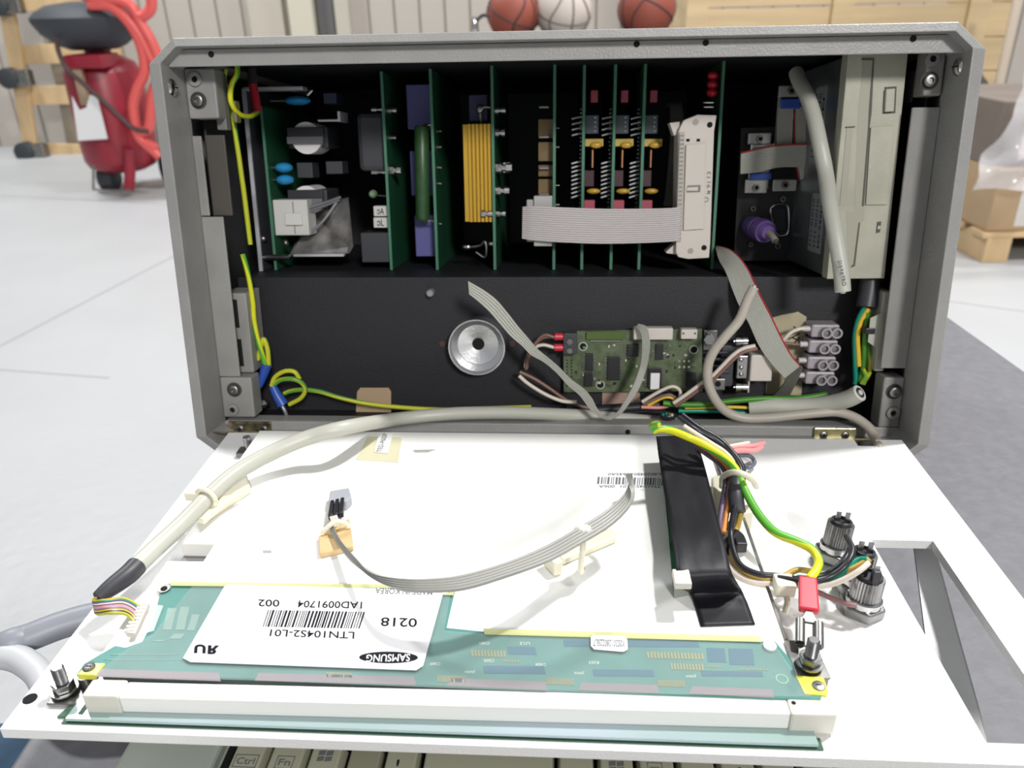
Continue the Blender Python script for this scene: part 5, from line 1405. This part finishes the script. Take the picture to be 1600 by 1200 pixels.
for pts, mt in ((((1003, 628), (1030, 612), (1050, 604), (1062, 610), (1062, 622), (1055, 630)), WHW), (((1005, 632), (1028, 622), (1045, 617), (1056, 622)), BRN), (((1012, 634), (1034, 622), (1048, 621), (1056, 627)), YEL), (((1002, 636), (1030, 637), (1045, 634)), PINK)):
    build('core_wire', M().tube([lB(x, y, .038) for x, y in pts], .0010, 10), mt, t, smooth=True)
t = thing('twin_lead', 'white and brown twin lead climbing to the terminal blocks', 'wire', BF, lB(1120, 590, .030))
for k, (mt, o_) in enumerate(((WHW, 0), (BRN, 4.5))):
    build('core_wire', M().tube([lB(x+o_*.7, y+o_, .032+.0005*k) for x, y in ((1052, 630), (1070, 618), (1092, 602), (1112, 588), (1128, 572), (1145, 555), (1160, 545), (1180, 540))], .0011, 10), mt, t, smooth=True)
build('core_wire', M().tube([lB(x, y, .042) for x, y in ((1215, 540), (1225, 530), (1235, 520), (1248, 514), (1258, 513))], .0011, 10), WHW, t, smooth=True)
build('core_wire', M().tube([lB(x, y, .044) for x, y in ((1212, 540), (1228, 537), (1244, 538), (1256, 538))], .0009, 10), BRN, t, smooth=True)
t = thing('green_lead', 'bright green earth lead along the bottom right of the case', 'wire', BF, lB(1100, 636, .034))
build('wire', M().tube([lB(x, y, .036) for x, y in ((1036, 630), (1060, 632), (1100, 632), (1140, 627), (1190, 623), (1240, 623), (1275, 619), (1292, 616))], .0017, 12), GRN, t, smooth=True)
build('wire', M().tube([lB(x, y, .037) for x, y in ((1070, 637), (1120, 636), (1165, 637), (1200, 642), (1235, 647), (1262, 644))], .0010, 10), YEL, t, smooth=True)
build('wire', M().tube([lB(x, y, .039) for x, y in ((1060, 642), (1110, 642), (1160, 645), (1200, 648), (1240, 650))], .0014, 10), TEAL, t, smooth=True)
t = thing('fuse_bead', 'glossy dark bead with green core ends at the case bottom edge', 'wire', BF, lB(1045, 652, .03))
build('bead', M().ball(lB(1044, 650, .030), .0050, .003, .0026, n=14), BLK, t, smooth=True)
for dx, mt in ((-6, TEAL), (-1, TEAL), (4, COPPER), (8, WHW)): build('core_end', M().ball(lB(1042+dx, 646+abs(dx)*.3, .0272), .0009, .0012, .0009, n=8), mt, t, smooth=True)
# wire bundle on the right wall
t = thing('wall_bundle', 'bundle of green, teal and yellow wires down the right wall', 'wire', BF, lB(1350, 530, .034))
for pts, mt, r in ((((1352, 478), (1341, 500), (1336, 525), (1336, 555), (1337, 590), (1336, 600)), TEAL, .0014), (((1357, 482), (1345, 503), (1340, 525), (1341, 550), (1342, 572)), YEL, .0013), (((1355, 488), (1352, 520), (1351, 545), (1350, 570), (1344, 596)), GRN, .0016), (((1358, 484), (1354, 505), (1353, 535), (1359, 560), (1358, 582), (1348, 600)), GYY, .0015), (((1348, 576), (1352, 588), (1346, 600)), GYY, .0012)):
    build('core_wire', M().tube([lB(x, y, .034+.0012*len(pts)-.004) for x, y in pts], r, 10), mt, t, smooth=True)
build('black_sleeve', M().tube([lB(1360, 436, .040), lB(1357, 458, .038), lB(1353, 480, .036)], .0052, 14), mat('shrink_black', (.05, .05, .06), .45), t, smooth=True)
build('tie_head', M().box(lB(1350, 525, .030).x, lB(1366, 525, .030).x, .029, .034, lB(1350, 522, .030).z, lB(1350, 512, .030).z), BLK, t, bevel=.0006)
build('tie_fin', M().hull([lB(x, y, .0295) for x, y in ((1360, 497), (1380, 488), (1380, 552), (1356, 534))], [lB(x, y, .0295)+V((0, .0004, 0)) for x, y in ((1360, 497), (1380, 488), (1380, 552), (1356, 534))]), mat('pale_fin', (.42, .42, .36), .5), t)

# cut round cables
def cutcable(name, label, pts, r, mt, corec=None):
    t = thing(name, label, 'cable', WF, pts[0], 'cut round cables')
    build('jacket', M().tube(pts, r, 18), mt, t, smooth=True)
    d_ = (pts[0]-pts[1]).normalized()
    a = pts[0]+d_*.00005
    build('cut_face', M().lathe(a, a+d_*.0003, [(0, r*.97), (1, r*.90)], 20), mat('cut_white', (.66, .66, .62), .5), t)
    build('screen_braid', M().lathe(a+d_*.0003, a+d_*.0006, [(0, r*.66), (1, r*.62)], 18), TIN, t)
    build('core', M().lathe(a+d_*.0006, a+d_*.0011, [(0, r*.34), (1, r*.28)], 12), mat('cut_white', (.66, .66, .62), .5), t)
    return t
t = cutcable('cut_cable', 'thick whitish cable cut off at the lower right, end facing out', [wB(*p) for p in ((1343, 614, .016), (1326, 623, .020), (1300, 630, .026), (1270, 634, .031), (1238, 635, .034), (1205, 634, .036), (1170, 636, .038))], .0046, CABLE)
t = cutcable('cut_cable', 'slim beige cable with cut upper end curling into the panel notch', [wB(*p) for p in ((1178, 449, .020), (1168, 469, .020), (1155, 500, .020), (1132, 527, .020), (1115, 549, .022), (1106, 573, .024), (1107, 600, .025), (1118, 625, .026), (1135, 643, .028), (1162, 653, .028), (1200, 653, .027), (1240, 649, .026), (1280, 645, .025), (1308, 644, .024), (1335, 652, .021), (1357, 668, .016), (1368, 686, .009))] + [wP(1374, 703, -.002), wP(1374, 712, -.012)], .0026, CABLEB)
t = cutcable('cut_cable', 'thick grey cable hanging in front of the floppy drive, lower end cut', [wB(*p) for p in ((1317, 455, .006), (1314, 420, .008), (1306, 370, .012), (1297, 320, .020), (1290, 270, .032), (1281, 225, .036), (1271, 180, .044), (1260, 148, .052), (1250, 130, .060), (1244, 114, .068))], .0039, CABLE)
tb = V(t['_b'])
letters('DATATRO', wB(1309, 408, .0035), wB(1317, 447, .0025), wB(1315, 407, .0035), INKG, t)
# wide ribbon with red edge
wr = thing('ribbon_cable', 'grey ribbon cable with red edge folding over by the terminal blocks', 'cable', BF, lB(1180, 500, .03))
Lp = [(1119, 388, .082), (1124, 408, .070), (1134, 426, .058), (1152, 472, .046), (1170, 506, .040), (1186, 541, .037), (1205, 568, .034), (1226, 591, .032)]
Rp = [(1121, 384, .082), (1145, 392, .070), (1168, 418, .058), (1189, 461, .046), (1206, 494, .040), (1222, 527, .037), (1237, 554, .034), (1251, 571, .032)]
wires_between([lB(*p) for p in Lp], [lB(*p) for p in Rp], 14, .0006, 'wire_strip', RIB, wr, redge=13)
Lp = [(1226, 591, .0335), (1226, 597, .036), (1214, 612, .042), (1196, 630, .048), (1178, 636, .050)]
Rp = [(1251, 571, .0335), (1253, 577, .036), (1240, 606, .042), (1222, 636, .048), (1200, 640, .050)]
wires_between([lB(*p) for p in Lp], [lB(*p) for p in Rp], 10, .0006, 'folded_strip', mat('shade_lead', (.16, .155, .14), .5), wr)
# narrow grey flat lead looping to the controller board
nl = thing('flat_lead', 'cut narrow grey flat lead looping onto the controller board', 'cable', BF, lB(900, 600, .02))
def c8(x, y): return (680+x/4, 430+y/4)
U8 = [(205, 35), (300, 90), (380, 150), (450, 230), (520, 320), (580, 390), (640, 460), (700, 510), (770, 570), (850, 650), (930, 710), (980, 770), (1010, 830), (1050, 872), (1092, 880), (1140, 850), (1185, 780), (1230, 700), (1262, 620), (1285, 540), (1292, 450), (1288, 380), (1270, 345), (1250, 335)]
L8 = [(212, 120), (270, 165), (340, 230), (400, 300), (470, 380), (540, 440), (600, 500), (680, 545), (760, 612), (830, 690), (900, 750), (960, 830), (1005, 872), (1050, 896), (1096, 902), (1160, 868), (1215, 800), (1265, 725), (1302, 640), (1330, 540), (1342, 440), (1338, 370), (1320, 322), (1275, 305)]
D8 = [.018, .019, .020, .021, .022, .022, .022, .022, .021, .020, .019, .018, .017, .016, .017, .019, .022, .025, .028, .031, .034, .036, .038, .041]
wires_between([lB(*c8(*p), d) for p, d in zip(L8, D8)], [lB(*c8(*p), d) for p, d in zip(U8, D8)], 5, .0009, 'wire_strip', RIB, nl)

# ------------------------------------------------------------------ wiring loom on the panel
loom = thing('wiring_loom', 'loom of coloured wires tied beside the black tape on the panel', 'wire', PF, lP(1140, 800, .012))
def lw(pts, r, mt, nm='core_wire'): return build(nm, M().tube([lP(*p) for p in pts], r, 10), mt, loom, smooth=True)
lw(((1020, 673, .040), (1030, 670, .041), (1048, 672, .040), (1075, 683, .036), (1100, 695, .034), (1128, 712, .031), (1148, 731, .029), (1158, 752, .027), (1172, 782, .024), (1190, 810, .022), (1212, 832, .021), (1245, 846, .020), (1268, 858, .019), (1279, 875, .018), (1276, 890, .018), (1264, 905, .017)), .0017, GY, 'earth_wire')
lw(((1018, 668, .041), (1022, 664, .043), (1030, 663, .044)), .0016, GYY, 'earth_wire_end')
lw(((1060, 652, .040), (1085, 670, .038), (1115, 686, .034), (1138, 704, .031), (1155, 728, .029), (1158, 745, .027), (1155, 770, .024), (1148, 795, .021), (1142, 830, .015), (1146, 860, .013), (1158, 884, .012), (1185, 897, .012), (1215, 900, .012)), .0012, BLK)
lw(((1066, 648, .040), (1092, 668, .037), (1122, 685, .034), (1144, 706, .031), (1160, 730, .028), (1160, 760, .026)), .0012, BLK)
lw(((1068, 665, .040), (1088, 678, .037), (1112, 693, .034), (1132, 706, .031), (1150, 725, .029)), .0010, WHW)
lw(((1100, 690, .032), (1120, 700, .030), (1138, 715, .028), (1150, 732, .026)), .0013, TEAL)
lw(((1085, 690, .028), (1110, 708, .027), (1130, 722, .026), (1141, 740, .024), (1142, 768, .022), (1136, 800, .018), (1130, 832, .014)), .0011, ORG)
lw(((1088, 698, .026), (1108, 712, .026), (1126, 726, .024), (1134, 745, .023), (1130, 780, .020), (1125, 815, .016), (1127, 834, .013)), .0012, VIO)
lw(((1094, 698, .024), (1114, 716, .024), (1132, 735, .022), (1138, 760, .020), (1132, 800, .016), (1128, 836, .012)), .0011, BRN)
lw(((1158, 802, .017), (1148, 838, .012), (1143, 855, .011), (1150, 880, .010), (1170, 897, .010), (1200, 903, .011), (1225, 900, .011), (1244, 891, .011), (1262, 892, .011), (1300, 900, .013), (1330, 890, .018), (1352, 878, .021), (1358, 873, .022)), .0012, mat('mustard_wire', (.58, .38, .08), .4))
lw(((1136, 825, .012), (1144, 815, .013), (1150, 798, .016), (1154, 785, .018)), .0013, TEAL)
lw(((1125, 840, .009), (1130, 868, .009), (1145, 893, .009), (1170, 908, .009), (1210, 912, .010), (1250, 915, .011), (1290, 915, .013), (1320, 905, .017), (1345, 890, .021), (1357, 880, .022)), .0011, WHW)
lw(((1246, 903, .010), (1290, 906, .013), (1320, 892, .017), (1340, 876, .020), (1356, 874, .022)), .0013, TEAL)
lw(((1215, 900, .012), (1255, 905, .013), (1290, 898, .014), (1315, 880, .018), (1328, 858, .020), (1326, 842, .020)), .0012, BLK)
lw(((1215, 903, .013), (1260, 908, .014), (1296, 901, .015), (1322, 882, .019), (1332, 860, .021), (1322, 838, .021)), .0012, BLK)
lw(((1225, 907, .009), (1270, 922, .009), (1300, 935, .009), (1325, 944, .009), (1338, 946, .009)), .0010, mat('mauve_brown_wire', (.25, .14, .14), .4))
build('black_sleeve', M().tube([lP(1152, 748, .026), lP(1150, 775, .023), lP(1153, 800, .019)], .0032, 12), mat('shrink_black', (.05, .05, .06), .45), loom, smooth=True)
a = lP(1145, 848, .011)
build('black_tie', M().lathe(a+V((-.004, -.003, -.002)), a+V((.003, .003, .002)), [(0, .0028), (1, .0028)], 12), BLK, loom)
k = lP(1148, 851, .012); build('black_tie_head', M().box(k.x, k.x+.0045, k.y-.0022, k.y+.0024, k.z-.0025, k.z+.0022), BLK, loom, bevel=.0007)
k = lP(1226, 915, .011); build('nylon_tie_head', M().box(k.x-.0038, k.x+.0035, k.y-.0035, k.y+.0040, k.z-.003, k.z+.0028), NYLON, loom, bevel=.0009)
build('nylon_tie_tail', M().tube([k, k+V((.0005, -.004, -.004)), k+V((0, -.005, -.008))], .0012, 8), NYLON, loom, smooth=True)
# pink and white cut leads behind the loom
pk = thing('pink_leads', 'pink and white cut leads poking out beside the loom', 'wire', PF, lP(1160, 695, .01))
build('core_wire', M().tube([lP(1130, 705, .012), lP(1150, 699, .011), (lP(1175, 697, .010)), lP(1193, 692, .009)], .0013, 10), PINK, pk, smooth=True)
build('core_wire', M().tube([lP(1135, 708, .012), lP(1155, 704, .011), (lP(1178, 704, .009)), lP(1190, 698, .008)], .0013, 10), PINK, pk, smooth=True)
build('core_wire', M().tube([lP(1128, 700, .012), lP(1148, 696, .012), lP(1170, 692, .011)], .0011, 10), WHW, pk, smooth=True)
build('dark_wire', M().tube([lP(1150, 712, .006), lP(1170, 712, .005), lP(1179, 722, .003), lP(1172, 730, .003), lP(1162, 727, .003)], .0010, 10), mat('slate_wire', (.12, .14, .18), .4), pk, smooth=True)
pb('nylon_post', NYLON, pk, [(1118, 688), (1144, 684), (1148, 700), (1122, 704)], .0002, .0065, bevel=.0008)
# nylon tie base at the loom
tb_ = thing('cable_clip', 'cream nylon tie mount gripping the loom beside the black tape', 'clip', PF, lP(1130, 780, .001), 'nylon cable clips')
pb('base', NYLON, tb_, [(1112, 745), (1140, 738), (1142, 752), (1132, 800), (1118, 800)], .0088, .0135, bevel=.0008)
pb('foot', NYLON, tb_, [(1152, 790), (1176, 786), (1178, 799), (1154, 802)], .0002, .0100, bevel=.0008)
build('strap', M().tube([lP(1128, 760, .016), lP(1130, 745, .024), lP(1145, 738, .031), lP(1162, 741, .032), lP(1176, 750, .027), lP(1182, 760, .018)], .0013, 10), NYLON, tb_, smooth=True)
# red sleeved spade terminal
sp = thing('spade_terminal', 'steel spade terminal with a bright red sleeve', 'terminal', PF, lP(1263, 960, .012))
a = lP(1262, 904, .0185); b = lP(1264, 956, .0150)
def slab(name, par, mt, c0, c1, w0, w1, th, bevel=.0004):
    d = (c1-c0).normalized(); s = d.cross(V((0, 0, 1))).normalized(); n = s.cross(d)
    A_ = [c0-s*w0-n*th, c0+s*w0-n*th, c0+s*w0+n*th, c0-s*w0+n*th]; B__ = [c1-s*w1-n*th, c1+s*w1-n*th, c1+s*w1+n*th, c1-s*w1+n*th]
    return build(name, M().hull(A_, B__), mt, par, bevel=bevel)
slab('red_sleeve', sp, RED, a, b, .0031, .0034, .0016, .0008)
c = lP(1264, 975, .0135); d = lP(1264, 1012, .0112)
slab('neck', sp, TIN, b, c, .0012, .0036, .0008)
bl_ = slab('blade', sp, TIN, c, d, .0042, .0042, .0005)
s = (d-c).normalized().cross(V((0, 0, 1))).normalized()
for sg in (-1, 1): build('rolled_edge', M().cyl(c+s*(sg*.0030)+V((0, 0, .0012)), d+s*(sg*.0030)+V((0, 0, .0012)), .0016, n=14), TIN, bl_, smooth=True)
slab('tongue', sp, TIN, d, lP(1264, 1028, .0102), .0034, .0034, .0004)
